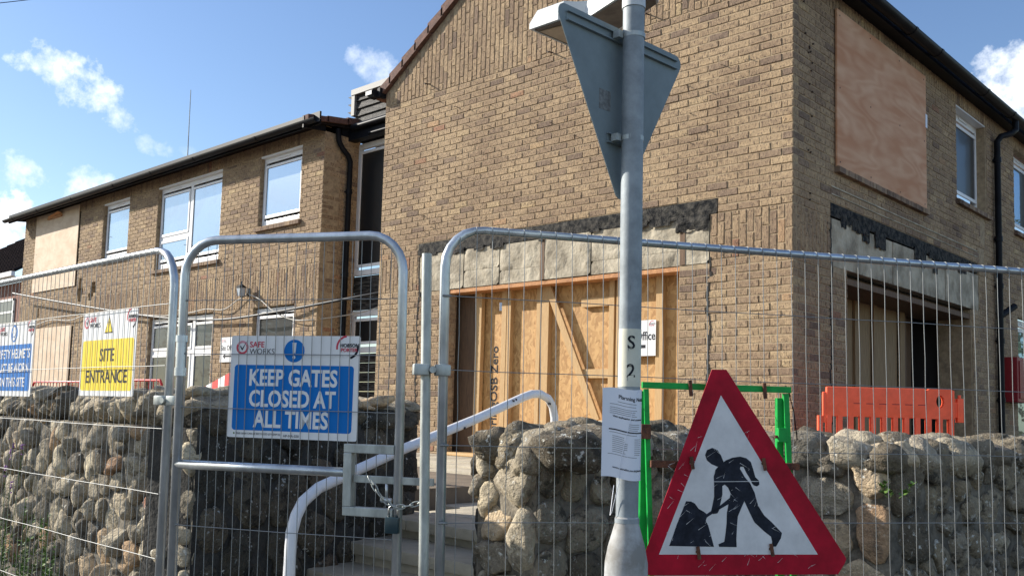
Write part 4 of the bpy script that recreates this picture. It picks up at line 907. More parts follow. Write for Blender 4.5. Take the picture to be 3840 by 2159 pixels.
flat(k1, rrect(.168, 1.402, .715, 1.672, .014), 'blue_sign', y)
for s_, z in (('KEEP GATES', 1.588), ('CLOSED AT', 1.502), ('ALL TIMES', 1.418)): text(s_, .094, .441, z - .12, y - .0002, 'white_sign', k1, .0026, .80, 'CENTER')
flat(k1, ellipse(.443, 1.731, .047, .047), 'blue_sign', y, 'mandatory_disc'); flat(k1, [(.434, 1.765), (.452, 1.765), (.449, 1.722), (.437, 1.722)], 'white_sign', y - .0008, 'exclamation'); flat(k1, ellipse(.443, 1.705, .007, .007, 12), 'white_sign', y - .0008, 'exclamation')
logos(k1, .158, .732, 1.785, .92, y)
text('THIS SIGN CAN BE RECYCLED (STREAM 6)', .011, .19, 1.385 - .12, y - .0002, 'grey_ink', k1); text('HP-MA-020', .015, .41, 1.379 - .12, y - .0002, 'grey_ink', k1); flat(k1, ellipse(.18, 1.389, .004, .004, 8), 'leaf', y)
k2 = board('site_entrance_sign', LA, .1, 1.277, 1.878, 1.53, 1.943, 'yellow and white sign on the left fence reading SITE ENTRANCE', -.012); y = -.0125
flat(k2, rrect(1.296, 1.556, 1.858, 1.805, .014), 'yellow_sign', y)
for s_, z in (('SITE', 1.70), ('ENTRANCE', 1.595)): text(s_, .088, 1.577, z - .12, y - .0002, 'ink', k2, .0012, 1.02, 'CENTER')
tri = lambda c, z, r: [(c, z + r), (c + r * .9, z - r * .62), (c - r * .9, z - r * .62)]
flat(k2, tri(1.58, 1.868, .052), 'ink', y, 'warning_triangle'); flat(k2, tri(1.58, 1.868, .043), 'yellow_sign', y - .0008, 'warning_triangle'); flat(k2, [(1.573, 1.893), (1.587, 1.893), (1.583, 1.859), (1.577, 1.859)], 'ink', y - .0016, 'exclamation'); flat(k2, ellipse(1.58, 1.85, .005, .005, 8), 'ink', y - .0016, 'exclamation')
logos(k2, 1.283, 1.872, 1.938, .95, y)
k3 = board('helmet_sign', LA, .1, .03, .632, 1.52, 1.945, 'blue sign at the left edge reading SAFETY HELMETS MUST BE WORN ON THIS SITE', -.012)
flat(k3, rrect(.05, 1.55, .612, 1.815, .014), 'blue_sign', y)
for s_, z in (('SAFETY HELMETS', 1.737), ('MUST BE WORN', 1.656), ('ON THIS SITE', 1.575)): text(s_, .074, .335, z - .12, y - .0002, 'white_sign', k3, .0014, .92, 'CENTER')
flat(k3, ellipse(.335, 1.88, .05, .05), 'blue_sign', y, 'mandatory_disc'); flat(k3, ellipse(.335, 1.872, .026, .034), 'white_sign', y - .0008, 'head_symbol'); flat(k3, [(.302, 1.885), (.368, 1.885), (.362, 1.89), (.355, 1.912), (.335, 1.92), (.315, 1.912), (.308, 1.89)], 'white_sign', y - .0016, 'helmet_symbol'); flat(k3, ring(.335, 1.883, .0215, .025, 200, 340), 'blue_sign', y - .002, 'visor_line')
logos(k3, .037, .628, 1.938, .9, y)

# ================================================================== LAMP POST
lp = empty('lamp_post', (2.03, -5.262, .12), 0, 'grey galvanised lamp post with cream band stencilled S 2 in front of the fence', 'lamp post')
q = MB(); prof = [(0, .072), (.86, .072), (.90, .071), (.95, .062), (1.0, .048), (1.03, .0395), (1.05, .038)]
q.tube([(0, 0, z) for z, r in prof], [r for z, r in prof], 32); q.build('base_box', 'base_paint', lp, smooth='full')
q = MB(); q.tube([(0, 0, 1.03), (0, 0, 1.482)], .0375, 32, False); q.tube([(0, 0, 1.674), (-.008, 0, 2.872)], .0375, 32, False); q.tube([(0, 0, 1.03), (0, 0, 1.045)], .041, 24); q.build('shaft', 'post_steel', lp, smooth=True)
q = MB(); q.tube([(0, 0, 1.481), (0, 0, 1.675)], .0381, 32, False); q.build('cream_band', 'cream', lp, smooth=True)
q = MB()
for a in range(7): q.tube([(.002 * 0 + .0384 * math.cos(R(-70 + a * 2)), .0384 * math.sin(R(-70 + a * 2)), 1.2 + a * .1), (.0384 * math.cos(R(-70 + a * 2)), .0384 * math.sin(R(-70 + a * 2)), 1.22 + a * .1)], .0008, 4)
q.build('scratch', 'grey_ink', lp)
def wraptext(s, size, z, m, parent, r=.0389, ang=-46.8, bold=.0006, sx=1.0):
    o = text(s, size, 0, z, 0, m, parent, bold, sx, 'CENTER', extrude=.0002)
    for v in o.data.vertices:
        a = R(ang) + v.co.x / r; rr = r + max(0, -v.co.y); v.co = Vector((rr * math.cos(a), rr * math.sin(a), v.co.z))
    return o
for s, z in (('S', 1.608), ('2', 1.513)): wraptext(s, .062, z, 'ink', lp, bold=.0008)
# lantern reaching left from the post top
ln = MB(); zt = 2.87
def hull(mb, lo, hi, z0, z1):  # lofted slab between two outlines of equal count
    n = len(lo); mb.add([(x, y, z0) for x, y in lo] + [(x, y, z1) for x, y in hi], [tuple(range(n))[::-1], tuple(range(n, 2 * n))] + [(i, (i + 1) % n, (i + 1) % n + n, i + n) for i in range(n)])
outl = [(-.52, .02), (-.37, .02), (-.33, .05), (-.31, .10), (.03, .07), (.05, .12), (.03, .20), (-.31, .22), (-.50, .27)]
outl = [(-.52, .02), (-.375, .02), (-.34, .06), (-.30, .085), (-.05, .0), (.04, -.045), (.05, .05), (.0, .14), (-.28, .255), (-.51, .27)]
inn = [(x * .93 - .012, y * .85 + .02) for x, y in outl]
hull(ln, outl, outl, zt, zt + .022); hull(ln, outl, inn, zt + .0221, zt + .075); ln.build('lantern_body', 'lampwhite', lp, bevel=0, smooth=True)
ln = MB(); hull(ln, [(x * .95 - .01, y * .88 + .015) for x, y in outl], [(x * .95 - .01, y * .88 + .015) for x, y in outl], zt - .004, zt + .002); ln.build('lantern_underside', 'lampunder', lp)
ln = MB(); hull(ln, [(-.49, .05), (-.33, .07), (-.33, .22), (-.48, .235)], [(-.49, .05), (-.33, .07), (-.33, .22), (-.48, .235)], zt - .008, zt - .0035); ln.build('lantern_lens', 'lamplens', lp, bevel=.001)
q = MB(); q.tube([(-.008, 0, 2.80), (-.008, 0, 2.86)], .041, 24); q.tube([(-.008, 0, 2.86), (-.008, 0, 3.0)], .05, 24); q.build('lantern_collar', 'lampwhite', lp, smooth=True)
# back of the triangular traffic sign clipped to the post
ts = empty('traffic_sign', (2.023 - .055, -5.257, 2.28), 87, 'bare grey back of an inverted triangular sign clipped high on the lamp post', 'traffic sign')
def roundtri(pts, r, n=6):
    out_ = []
    for i, p in enumerate(pts):
        a, b = Vector(pts[i - 1]), Vector(pts[(i + 1) % 3]); p = Vector(p); da, db = (a - p).normalized(), (b - p).normalized(); half = da.angle(db) / 2; t = r / math.tan(half)
        c = p + (da + db).normalized() * (r / math.sin(half)); s, e = p + da * t - c, p + db * t - c; a0, a1 = math.atan2(s.y, s.x), math.atan2(e.y, e.x)
        dd = (a1 - a0 + math.pi) % (2 * math.pi) - math.pi
        out_ += [(c.x + r * math.cos(a0 + dd * k / n), c.y + r * math.sin(a0 + dd * k / n)) for k in range(n + 1)]
    return out_
q = MB(); q.prism(roundtri([(-.35, .580), (.372, .580), (.008, -.06)], .032), -.001, .002); q.build('sign_plate', 'sign_grey', ts)
for a, b, z in ((-.29, .315, .54), (-.075, .06, .175)):
    q = MB(); 
    for dz in (-.017, .013): q.box((a, -.014, z + dz), (b, -.001, z + dz + .004))
    q.box((a, -.0035, z - .013), (b, -.001, z + .013)); q.build('mounting_channel', 'sign_grey', ts)
for z in (.54, .175):
    q = MB(); q.tube([(.0, -.055, z - .008), (.0, -.055, z + .008)], .0405, 24); q.box((-.062, -.04, z - .012), (-.04, -.012, z + .012)); q.build('clip_band', 'dull_steel', ts, smooth=True)
q = MB(); q.box((-.115, -.0018, .27), (-.055, -.0012, .34)); q.build('old_sticker', mat('sticker', (.17, .175, .17), .7, var=.4, vscale=60, coord='Pos'), ts)
# planning notice wrapped on the post
pn = empty('planning_notice', (2.03, -5.262, 1.303), 0, 'white planning notice sheet tied round the lamp post', 'notice')
q = MB(); vs = []; fs = []; NU, NV = 20, 8
def paper(u, v):   # u across in metres from the left edge, v 0..1 up
    r = .0425; a0 = R(-66)
    if u < .075: p = Vector((r * math.cos(a0), r * math.sin(a0))); t = Vector((-math.sin(a0), math.cos(a0))); p = p - t * (.078 - u) + Vector((math.cos(a0), math.sin(a0))) * .012 * ((.075 - u) / .075) ** 2
    else: a = a0 + (u - .075) / r; p = Vector((r * math.cos(a), r * math.sin(a)))
    return Vector((p.x, p.y, .0 + .292 * v - (.004 + .01 * (1 - v)) * (u / .14) + .003 * math.sin(u * 50)))
for i in range(NU + 1):
    for j in range(NV + 1): vs.append(paper(.148 * i / NU, j / NV))
for i in range(NU):
    for j in range(NV): a = i * (NV + 1) + j; fs.append((a, a + NV + 1, a + NV + 2, a + 1))
q.add(vs, fs); q.build('paper_sheet', 'paper', pn, smooth='full', fix=False)
def onpaper(o, u0, z0):
    for v in o.data.vertices:
        u, z, d = u0 + v.co.x, z0 + v.co.z, max(0, -v.co.y); p = paper(u, 0); p2 = paper(u + .001, 0); n_ = Vector((p2.y - p.y, -(p2.x - p.x))).normalized(); v.co = Vector((p.x + n_.x * (.0006 + d), p.y + n_.y * (.0006 + d), p.z + z))
    o.location = (0, 0, 0)
onpaper(text('Planning Notice', .0175, 0, 0, 0, 'ink', pn, .0003, .92, extrude=.0001), .052, .262)
onpaper(text('View application and comment', .0088, 0, 0, 0, 'ink', pn, .0002, .95, extrude=.0001), .034, .198); onpaper(text('www.eastriding.gov.uk/planning', .0092, 0, 0, 0, 'ink', pn, .0002, .9, extrude=.0001), .036, .030)
rnd = random.Random(4)
for (u, z, w, n_) in [(.05, .25, .075, 1), (.024, .24, .11, 1), (.024, .229, .105, 4), (.086, .183, .04, 5), (.024, .147, .11, 1), (.034, .135, .05, 9), (.105, .135, .03, 9), (.02, .075, .11, 1)]:
    for k in range(n_):
        o = MB(); o.box((0, -.0001, 0), (w * rnd.uniform(.75, 1), 0, .0014)); o = o.build('text_line', 'grey_ink', pn); 
        me = o.data; b_ = bmesh.new(); b_.from_mesh(me); bmesh.ops.subdivide_edges(b_, edges=[e for e in b_.edges if abs(e.verts[0].co.x - e.verts[1].co.x) > .01], cuts=6); b_.to_mesh(me); b_.free(); onpaper(o, u, z - k * .0064)
o = MB(); o.box((0, -.0001, 0), (.125, 0, .004)); o = o.build('header_bar', 'ink', pn); b_ = bmesh.new(); b_.from_mesh(o.data); bmesh.ops.subdivide_edges(b_, edges=[e for e in b_.edges if abs(e.verts[0].co.x - e.verts[1].co.x) > .01], cuts=12); b_.to_mesh(o.data); b_.free(); onpaper(o, .022, .155)
q = MB(); q.tube([paper(.12, .99) + Vector((.001, -.001, 0)), paper(.085, .6) + Vector((.002, -.004, 0)), paper(.062, .15) + Vector((.001, -.004, 0)), paper(.06, .02) + Vector((0, -.003, -.02)), Vector((-.03, -.045, -.12)), Vector((-.04, -.04, -.13)), Vector((-.03, -.035, -.03))], .0012, 5); q.build('string', 'paper', pn, smooth='full')

# ================================================================== ROAD WORKS SIGN
RSP = (2.115, -4.641); rs = empty('road_works_sign', (RSP[0], RSP[1], .12), 52.7, 'red bordered triangular road works sign with digging figure on green steel stand', 'road sign')
RS = {"outer": [[-0.1298, 1.6877], [-0.0727, 1.6886], [0.4146, 0.9879], [0.4083, 0.971], [0.3804, 0.9288], [-0.3682, 0.9253], [-0.3841, 0.948], [-0.3849, 0.9969]], "inner": [[-0.0941, 1.5911], [0.2975, 1.0028], [-0.3285, 1.0009]],
 "mound": [[-0.2901, 1.0322], [-0.2761, 1.0685], [-0.2632, 1.107], [-0.2451, 1.1512], [-0.2269, 1.1957], [-0.2075, 1.1948], [-0.1928, 1.1878], [-0.1778, 1.1685], [-0.1571, 1.1577], [-0.1422, 1.1467], [-0.1497, 1.1245], [-0.1401, 1.108], [-0.1279, 1.0694], [-0.1163, 1.0297]],
 "legs": [[-0.0968, 1.0298], [-0.0987, 1.0391], [-0.0763, 1.0487], [-0.0723, 1.0725], [-0.0679, 1.1141], [-0.0671, 1.1531], [-0.0596, 1.1921], [-0.0522, 1.2285], [0.0419, 1.2326], [0.048, 1.2103], [0.0584, 1.1795], [0.0815, 1.1462], [0.1118, 1.1212], [0.1524, 1.0823], [0.1482, 1.0627], [0.129, 1.0319], [0.1121, 1.0307], [0.1132, 1.0513], [0.1089, 1.0681], [0.0817, 1.0874], [0.0425, 1.1206], [0.0243, 1.154], [0.0018, 1.1985], [-0.0088, 1.176], [-0.0235, 1.1424], [-0.0273, 1.0978], [-0.0288, 1.0589], [-0.0274, 1.029]],
 "torso": [[-0.0522, 1.2257], [-0.0631, 1.2479], [-0.0763, 1.2589], [-0.0858, 1.2532], [-0.0855, 1.2225], [-0.0923, 1.1917], [-0.098, 1.1639], [-0.1039, 1.1527], [-0.1216, 1.1497], [-0.1288, 1.1608], [-0.1248, 1.1775], [-0.1175, 1.2137], [-0.1179, 1.2583], [-0.1199, 1.2862], [-0.1142, 1.3115], [-0.0995, 1.3285], [-0.0729, 1.3487], [-0.046, 1.3593], [-0.0161, 1.3639], [0.008, 1.3587], [0.0262, 1.345], [0.0353, 1.3197], [0.0446, 1.2889], [0.0597, 1.2751], [0.061, 1.261], [0.0508, 1.2541], [0.0387, 1.2579], [0.0314, 1.2662], [0.0235, 1.2829], [0.0083, 1.3052], [-0.0026, 1.3264], [-0.0146, 1.3262], [-0.017, 1.3188], [0.0024, 1.2882], [0.0236, 1.2661], [0.0419, 1.2315]],
 "head": [[-0.1269, 1.3942], [-0.106, 1.3862], [-0.0927, 1.3679], [-0.0818, 1.3429], [-0.0787, 1.3373], [-0.0906, 1.3304], [-0.1054, 1.3245], [-0.1293, 1.3336], [-0.1473, 1.3472], [-0.1546, 1.3667], [-0.1476, 1.3853]],
 "shaft": [[-0.0538, 1.2117], [-0.0566, 1.1894], [-0.1039, 1.1627], [-0.1392, 1.1412], [-0.1685, 1.1216], [-0.1745, 1.1298], [-0.1335, 1.1579], [-0.0982, 1.1778]]}
q = MB(); q.prism([(a, b - .12) for a, b in RS['outer']], 0, .003); q.build('sign_plate', 'sign_red', rs)
q = MB(); q.prism([(a, b - .12) for a, b in RS['inner']], -.0008, .0); q.build('white_field', 'plate_white', rs)
for nm in ('mound', 'legs', 'torso', 'head', 'shaft'):
    q = MB(); q.prism([(a, b - .12) for a, b in RS[nm]], -.0016 - (.0003 if nm in ('torso', 'shaft') else 0), -.0008); q.build({'mound': 'dirt_pile', 'legs': 'figure_legs', 'torso': 'figure_torso', 'head': 'figure_head', 'shaft': 'shovel'}[nm], 'plate_black', rs)
rnd = random.Random(2); q = MB()
for i in range(150):   # scratches through the paint
    x, z = rnd.uniform(-.3, .3), rnd.uniform(.95, 1.5); l, a = rnd.uniform(.004, .022), rnd.choice((.5, .6, .7, -.6, 1.2)) + rnd.uniform(-.2, .2)
    if abs(x + .1 - .1 * 0) > (1.68 - z) * .55 + .0: continue
    c, s = math.cos(a), math.sin(a); w = rnd.uniform(.0004, .0009); q.add([(x - c * l - s * w, -.0022, z - .12 - s * l + c * w), (x + c * l, -.0022, z - .12 + s * l), (x - c * l + s * w, -.0022, z - .12 - s * l - c * w)], [(0, 1, 2)])
q.prism([(-.12, 1.148), (.06, 1.152), (.06, 1.154), (-.12, 1.150)], -.0024, -.0022); q.build('paint_scratch', 'plate_white', rs)
for x, z in ((-.211, 1.34), (.0745, 1.34), (-.182, 1.011), (.106, 1.023)):
    q = MB(); q.tube([(x, -.006, z - .12), (x, .03, z - .12)], .006, 8); q.beam((x, -.007, z - .12 + .02), (x + .006, -.012, z - .12 - .026), .007, .012); q.build('clip_bolt', 'rust', rs, smooth=False)
def sq(name, p, q_, w, m='green'): b = MB(); b.beam(p, q_, w, w * .8, up=(0, 1, 0)); return b.build(name, m, rs, bevel=.0015)
sq('stand_bar', (-.385, .06, 1.622 - .12), (.215, .06, 1.622 - .12), .024)
sq('stand_leg', (-.368, .063, 1.608 - .12), (-.30, .063, 0), .019); sq('stand_leg', (.196, .063, 1.608 - .12), (.27, .063, 0), .022)
sq('stand_leg', (-.372, .078, 1.60 - .12), (-.335, .16, 0), .027); sq('stand_leg', (.178, .078, 1.59 - .12), (.225, .16, 0), .027)
sq('stand_crossbar', (-.352, .045, 1.328 - .12), (.242, .045, 1.328 - .12), .026, 'rust'); sq('stand_crossbar', (-.335, .045, 1.02 - .12), (.27, .045, 1.02 - .12), .026, 'rust')
for x in (-.372, .176): b = MB(); b.box((x - .018, .04, 1.42 - .12), (x + .02, .062, 1.475 - .12)); b.build('hinge_bracket', 'rust' if x < 0 else 'green', rs, bevel=.003); b = MB(); b.tube([(x - .03, .05, 1.44 - .12), (x + .02, .05, 1.44 - .12)], .006, 8); b.build('hinge_bolt', 'rust', rs)
for x in (-.20, .10): b = MB(); b.beam((x, .045, 1.645 - .12), (x + .003, .04, 1.585 - .12), .009, .012); b.build('clip_bolt', 'rust', rs)
zt_ = empty('cable_tie', (2.17, -4.42, 1.6), 52.7, 'long black cable tie hanging from the green stand bar', 'cable tie')
q = MB(); q.tube([(-.02, -.02, .02), (-.01, -.025, .04), (.01, -.022, .0), (-.01, -.015, -.01), (.005, -.02, .01), (.025, -.02, -.06), (.04, -.02, -.17)], .0025, 6); q.build('tie_strap', 'black', zt_, smooth='full')

# ================================================================== SMALL SIGNS, LAMPS, BOXES
so = empty('site_office_sign', (-1.79, .16, 2.133), 0, 'white Site Office arrow sign partly behind the lamp post on the timber boards', 'sign')
q = MB(); q.box((-.235, 0, 0), (.205, .004, .37)); q.build('sign_board', 'white_sign', so); text('Site Office', .125, .20, .165, -.0005, 'ink', so, .002, .80, 'RIGHT')
flat(so, [(-.20, .10), (-.13, .14), (-.13, .115), (.08, .115), (.08, .08), (-.13, .08), (-.13, .06)], 'ink', -.001, 'arrow', 0); flat(so, ring(.16, .325, .03, .036, 60, 190), 'logo_red', -.001, 'logo_arc', 0); text('HOBSON', .018, .12, .325, -.001, 'ink', so); text('PORTER', .018, .12, .307, -.001, 'logo_red', so)
so = empty('site_office_sign', (-10.3, .40, 2.23), 0, 'white Site Office arrow sign on the wing wall left of the gate sign', 'sign')
q = MB(); q.box((-.33, 0, 0), (.27, .004, .42)); q.build('sign_board', 'white_sign', so); text('Site Office', .12, -.31, .2, -.0005, 'ink', so, .0015, .9)
flat(so, [(-.24, .10), (-.16, .15), (-.16, .115), (.1, .115), (.1, .085), (-.16, .085), (-.16, .05)], 'ink', -.001, 'arrow', 0); flat(so, ring(-.26, .36, .015, .022, 0, 350), 'logo_red', -.001, 'logo_ring', 0); text('SAFE', .022, -.22, .362, -.001, 'logo_red', so); text('WORKS', .022, -.22, .34, -.001, 'grey_ink', so)
bx = empty('alarm_cabinet', (0.0, 6.55, 1.85), 90, 'dark red wall cabinet right of the black downpipe', 'cabinet')
q = MB(); q.box((-.3, -.18, 0), (.3, 0, .62)); q.build('cabinet_body', 'boxred', bx, bevel=.01); q = MB(); q.box((-.24, -.195, .05), (.24, -.18, .57)); q.build('cabinet_door', 'boxred', bx, bevel=.006)
q = MB(); q.box((-.02, -.2, .26), (.1, -.195, .42)); q.build('label_plate', 'cream', bx); q = MB(); q.box((-.04, -.215, .17), (.02, -.195, .23)); q.build('padlock_hasp', 'steel', bx)
wlmp = empty('wall_lantern', (-9.86, .42, 3.30), 0, 'small black carriage lantern on the wing wall above the window', 'lamp')
q = MB(); q.add([(-.07, -.25, .18), (.07, -.25, .18), (.07, -.11, .18), (-.07, -.11, .18), (-.05, -.23, 0), (.05, -.23, 0), (.05, -.13, 0), (-.05, -.13, 0)], [(4, 5, 6, 7), (0, 1, 5, 4), (1, 2, 6, 5), (2, 3, 7, 6), (3, 0, 4, 7)]); q.build('lantern_glass', mat('frosted', (.45, .5, .55), .3), wlmp)
q = MB(); q.add([(-.09, -.27, .18), (.09, -.27, .18), (.09, -.09, .18), (-.09, -.09, .18), (0, -.18, .27)], [(0, 1, 4), (1, 2, 4), (2, 3, 4), (3, 0, 4), (3, 2, 1, 0)]); q.tube([(0, -.18, .26), (0, -.18, .31)], .02, 8); q.tube([(0, -.01, .1), (0, -.06, .02), (0, -.18, -.03), (0, -.18, 0)], .012, 8); q.box((-.04, -.03, .02), (.04, 0, .18))
for sx in (-.06, .06):
    for sy in (-.24, -.12): q.tube([(sx * .85, sy, 0), (sx * 1.15, sy, .18)], .006, 5)
q.build('lantern_frame', 'black', wlmp); wlmp.scale = (.78, .78, .78)
sl_ = empty('security_light', (-5.98, -.02, 5.72), 0, 'black security light under the left end of the gable tiles', 'lamp')
q = MB(); q.box((-.02, -.08, 0), (.04, .03, .13)); q.add([(-.2, -.16, .1), (-.02, -.16, .1), (-.02, -.02, .1), (-.2, -.02, .1), (-.15, -.13, .0), (-.02, -.13, .0), (-.02, -.02, .0), (-.15, -.02, .0)], [(0, 1, 2, 3), (4, 7, 6, 5), (0, 4, 5, 1), (1, 5, 6, 2), (2, 6, 7, 3), (3, 7, 4, 0)]); q.build('light_housing', 'black', sl_, bevel=.008)
q = MB(); q.box((-.17, -.162, .03), (-.04, -.15, .085)); q.build('light_lens', 'glass_dark', sl_)
an = empty('antenna', (-12.6, .6, 6.05), 0, 'thin whip antenna standing above the wing gutter against the sky', 'antenna')
q = MB(); q.tube([(-.12, 0, 0), (-.12, 0, .1)], .02, 8); q.tube([(-.2, 0, .08), (.05, 0, .05)], .012, 8); q.build('bracket', 'dull_steel', an); q = MB(); q.tube([(.03, 0, .03), (.0, 0, 1.42)], [.012, .007], 8); q.build('whip', 'dull_steel', an)
def cable(name, pts, r, m, label):
    o = MB(); p0 = Vector(pts[0]); P_ = [Vector(p) for p in pts]; out_ = []
    for i in range(len(P_) - 1):
        a, b, c, d = P_[max(i - 1, 0)], P_[i], P_[i + 1], P_[min(i + 2, len(P_) - 1)]
        for k in range(6): t = k / 6; out_.append(.5 * ((2 * b) + (c - a) * t + (2 * a - 5 * b + 4 * c - d) * t * t + (3 * b - a - 3 * c + d) * t ** 3))
    out_.append(P_[-1]); o.tube([p - p0 for p in out_], r, 6); q = o.build(name, m, smooth='full'); q.location = p0; return tag(q, label, 'cable')
cable('cable', [(-19.8, .15, 4.0), (-17, .2, 3.62), (-14.5, .25, 3.3), (-12.5, .3, 3.07), (-10.6, .33, 2.95), (-8.9, .3, 2.98), (-7.2, .5, 3.12), (-6.2, 1.0, 3.3)], .022, 'cable', 'thick black cable sagging along the whole left wing')
cable('cable', [(-14.5, .37, 3.28), (-12.6, .36, 3.12), (-12.2, .36, 3.2), (-11.7, .36, 3.13), (-11.1, .35, 3.16), (-10.5, .35, 3.12), (-10.1, .36, 3.25), (-9.85, .38, 3.33)], .009, 'cable_grey', 'pale looping cable running to the wall lantern from the left')
cable('cable', [(-9.8, .38, 3.34), (-9.4, .36, 3.22), (-9.0, .35, 3.02), (-8.5, .35, 2.86), (-8.0, .4, 2.83), (-7.6, .9, 2.95), (-7.2, 1.05, 3.05), (-6.4, 1.05, 3.2)], .009, 'cable_grey', 'pale cable sagging from the wall lantern to the stair window')
cable('cable', [(-19.0, .37, 3.2), (-18, .37, 3.3), (-16.9, .36, 3.24), (-16, .36, 3.32), (-14.5, .36, 3.27)], .010, 'cable_grey', 'pale cable above the ground floor plywood')
cable('overhead_wire', [tuple(CAMP + dirpx(-60, 14) * 30), tuple(CAMP + dirpx(20, 6) * 31), tuple(CAMP + dirpx(120, -6) * 32), tuple(CAMP + dirpx(300, -30) * 34)], .012, 'cable', 'thin overhead wire crossing the top left corner of the sky')

# ================================================================== BARRIERS
ob = empty('plastic_barrier', (.40, -.20, .90), 38, 'bright orange plastic chapter barrier behind the right stone wall', 'barrier')
Wd, H = 1.04, .905
q = MB(); HC, HZ = Wd - .115, .80
def holed(mb, x0, x1, z0, z1, cx, cz, rx, rz, y0, y1, n=28):
    o_, i_ = [], []
    for k in range(n):
        a = 2 * math.pi * k / n; c, s_ = math.cos(a), math.sin(a); i_.append((cx + rx * c, cz + rz * s_))
        t = min(((x1 - cx) / c if c > 1e-6 else (x0 - cx) / c if c < -1e-6 else 9), ((z1 - cz) / s_ if s_ > 1e-6 else (z0 - cz) / s_ if s_ < -1e-6 else 9)); o_.append((cx + c * t, cz + s_ * t))
    vs = [(x, y, z) for y in (y0, y1) for L_ in (o_, i_) for x, z in L_]; fs = []
    for k in range(n):
        m_ = (k + 1) % n; fs += [(k, m_, n + m_, n + k), (2 * n + k, 3 * n + k, 3 * n + m_, 2 * n + m_), (n + k, n + m_, 3 * n + m_, 3 * n + k), (k, 2 * n + k, 2 * n + m_, m_)]
    mb.add(vs, fs)
q.box((0, -.03, .655), (HC - .11, .03, H)); q.build('barrier_panel', 'orange', ob, bevel=.014, smooth=True)
q = MB(); q.box((0, -.03, .0), (Wd, .03, .14)); q.build('barrier_foot', 'orange', ob, bevel=.014, smooth=True)
q = MB(); holed(q, HC - .11, Wd, .655, H, HC, HZ, .032, .052, -.03, .03); q.build('handle_end', 'orange', ob, smooth=True)
q = MB(); q.box((-.03, -.022, .60), (.05, .022, .86)); q.build('left_end', 'orange', ob, bevel=.012, smooth=True)
for i in range(12):
    x = .0 + i * (Wd - .045) / 11.0; q = MB(); q.box((x, -.03, .13), (x + .042, .03, .665)); q.build('slat', 'orange', ob, bevel=.008, smooth=True)
q = MB(); q.box((Wd - .002, -.02, .67), (Wd + .03, .02, .80)); q.box((Wd + .025, -.032, .63), (Wd + .075, .032, .83)); q.tube([(Wd + .05, 0, .82), (Wd + .05, 0, .86)], .014, 10); q.build('end_hook', 'orange', ob, bevel=.007, smooth=True)
q = MB(); q.box((-.07, -.025, .3), (-.03, .025, .66)); q.build('end_hook', 'orange', ob, bevel=.008, smooth=True)
q = MB()
for i in range(6): q.box((.22 + i * .105, -.0312, .765), (.28 + i * .105, -.0302, .771))
q.build('slot', 'boxred', ob)
def rail_barrier(loc, rz, w, label):
    r_ = empty('pedestrian_barrier', loc, rz, label, 'barrier', 'red tubular pedestrian barriers in the left yard'); q = MB()
    q.tube([(0, 0, .0), (0, 0, .88), (.05, 0, .94), (w - .05, 0, .94), (w, 0, .88), (w, 0, 0)], .019, 10); q.tube([(0, 0, .15), (w, 0, .15)], .015, 8); q.build('barrier_frame', 'redpaint', r_, smooth='full')
    x = .12; q = MB()
    while x < w - .05: q.tube([(x, 0, .15), (x, 0, .93)], .007, 6, False); x += .13
    q.build('barrier_bars', 'redpaint', r_, smooth='full')
rail_barrier((-13.6, -1.5, .88), 0, 2.2, 'red tubular pedestrian barrier between the blue and yellow signs'); rail_barrier((-11.3, -1.5, .90), 2, 2.3, 'red tubular pedestrian barrier right of the yellow sign')
rw = empty('striped_barrier', (-4.35, -3.35, .93), -10, 'red and white striped barrier board behind the gate sign', 'barrier')
for i in range(8): q = MB(); q.prism([(i * .16, .56 + i * .03), (i * .16 + .158, .56 + i * .03 + .03), (i * .16 + .158, .72 + i * .03 + .03), (i * .16, .72 + i * .03)], 0, .02); q.build('stripe', 'redpaint' if i % 2 == 0 else 'white_sign', rw)
q = MB(); q.box((.2, .02, 0), (.25, .05, .6)); q.box((1.0, .02, 0), (1.05, .05, .7)); q.build('barrier_leg', 'redpaint', rw)

# ================================================================== NEIGHBOURING HOUSE
nh = empty('neighbour_house', (-26, 2, .12), 0, 'neighbouring house with dark tiled roof at the left edge', 'house')
hf = lambda mb, n, m, **k: mb.build(n, m, nh, **k)
q = MB(); q.box((-9, 0, 0), (1.5, 8, 4.75)); hf(q, 'wall', 'redbrick')
for i in range(14):
    q = MB(); y0, z0 = -.35 + i * .28, 5.0 + i * .19; n = 44
    for j in range(n): x = -9.3 + j * .25; q.add([(x, y0, z0), (x + .25, y0, z0), (x + .25, y0 + .34, z0 + .2), (x, y0 + .34, z0 + .2), (x + .08, y0, z0 + .06), (x + .2, y0, z0 + .06), (x + .2, y0 + .34, z0 + .25), (x + .08, y0 + .34, z0 + .25)], [(0, 1, 5, 4), (4, 5, 6, 7), (0, 4, 7, 3), (1, 2, 6, 5)])
    o = hf(q, 'tile_course', 'darktile'); o['kind'] = 'stuff'
q = MB(); q.add([(-9.3, -.3, 4.98), (1.7, -.3, 4.98), (1.7, 3.6, 7.6), (-9.3, 3.6, 7.6), (1.7, 8, 4.9), (-9.3, 8, 4.9)], [(0, 1, 2, 3), (3, 2, 4, 5)]); hf(q, 'roof', 'darktile')
q = MB(); q.box((-9.4, -.42, 4.85), (1.7, -.32, 4.98)); q.box((-9.4, -.32, 4.78), (1.7, -.003, 4.85)); hf(q, 'gutter', 'upvc')
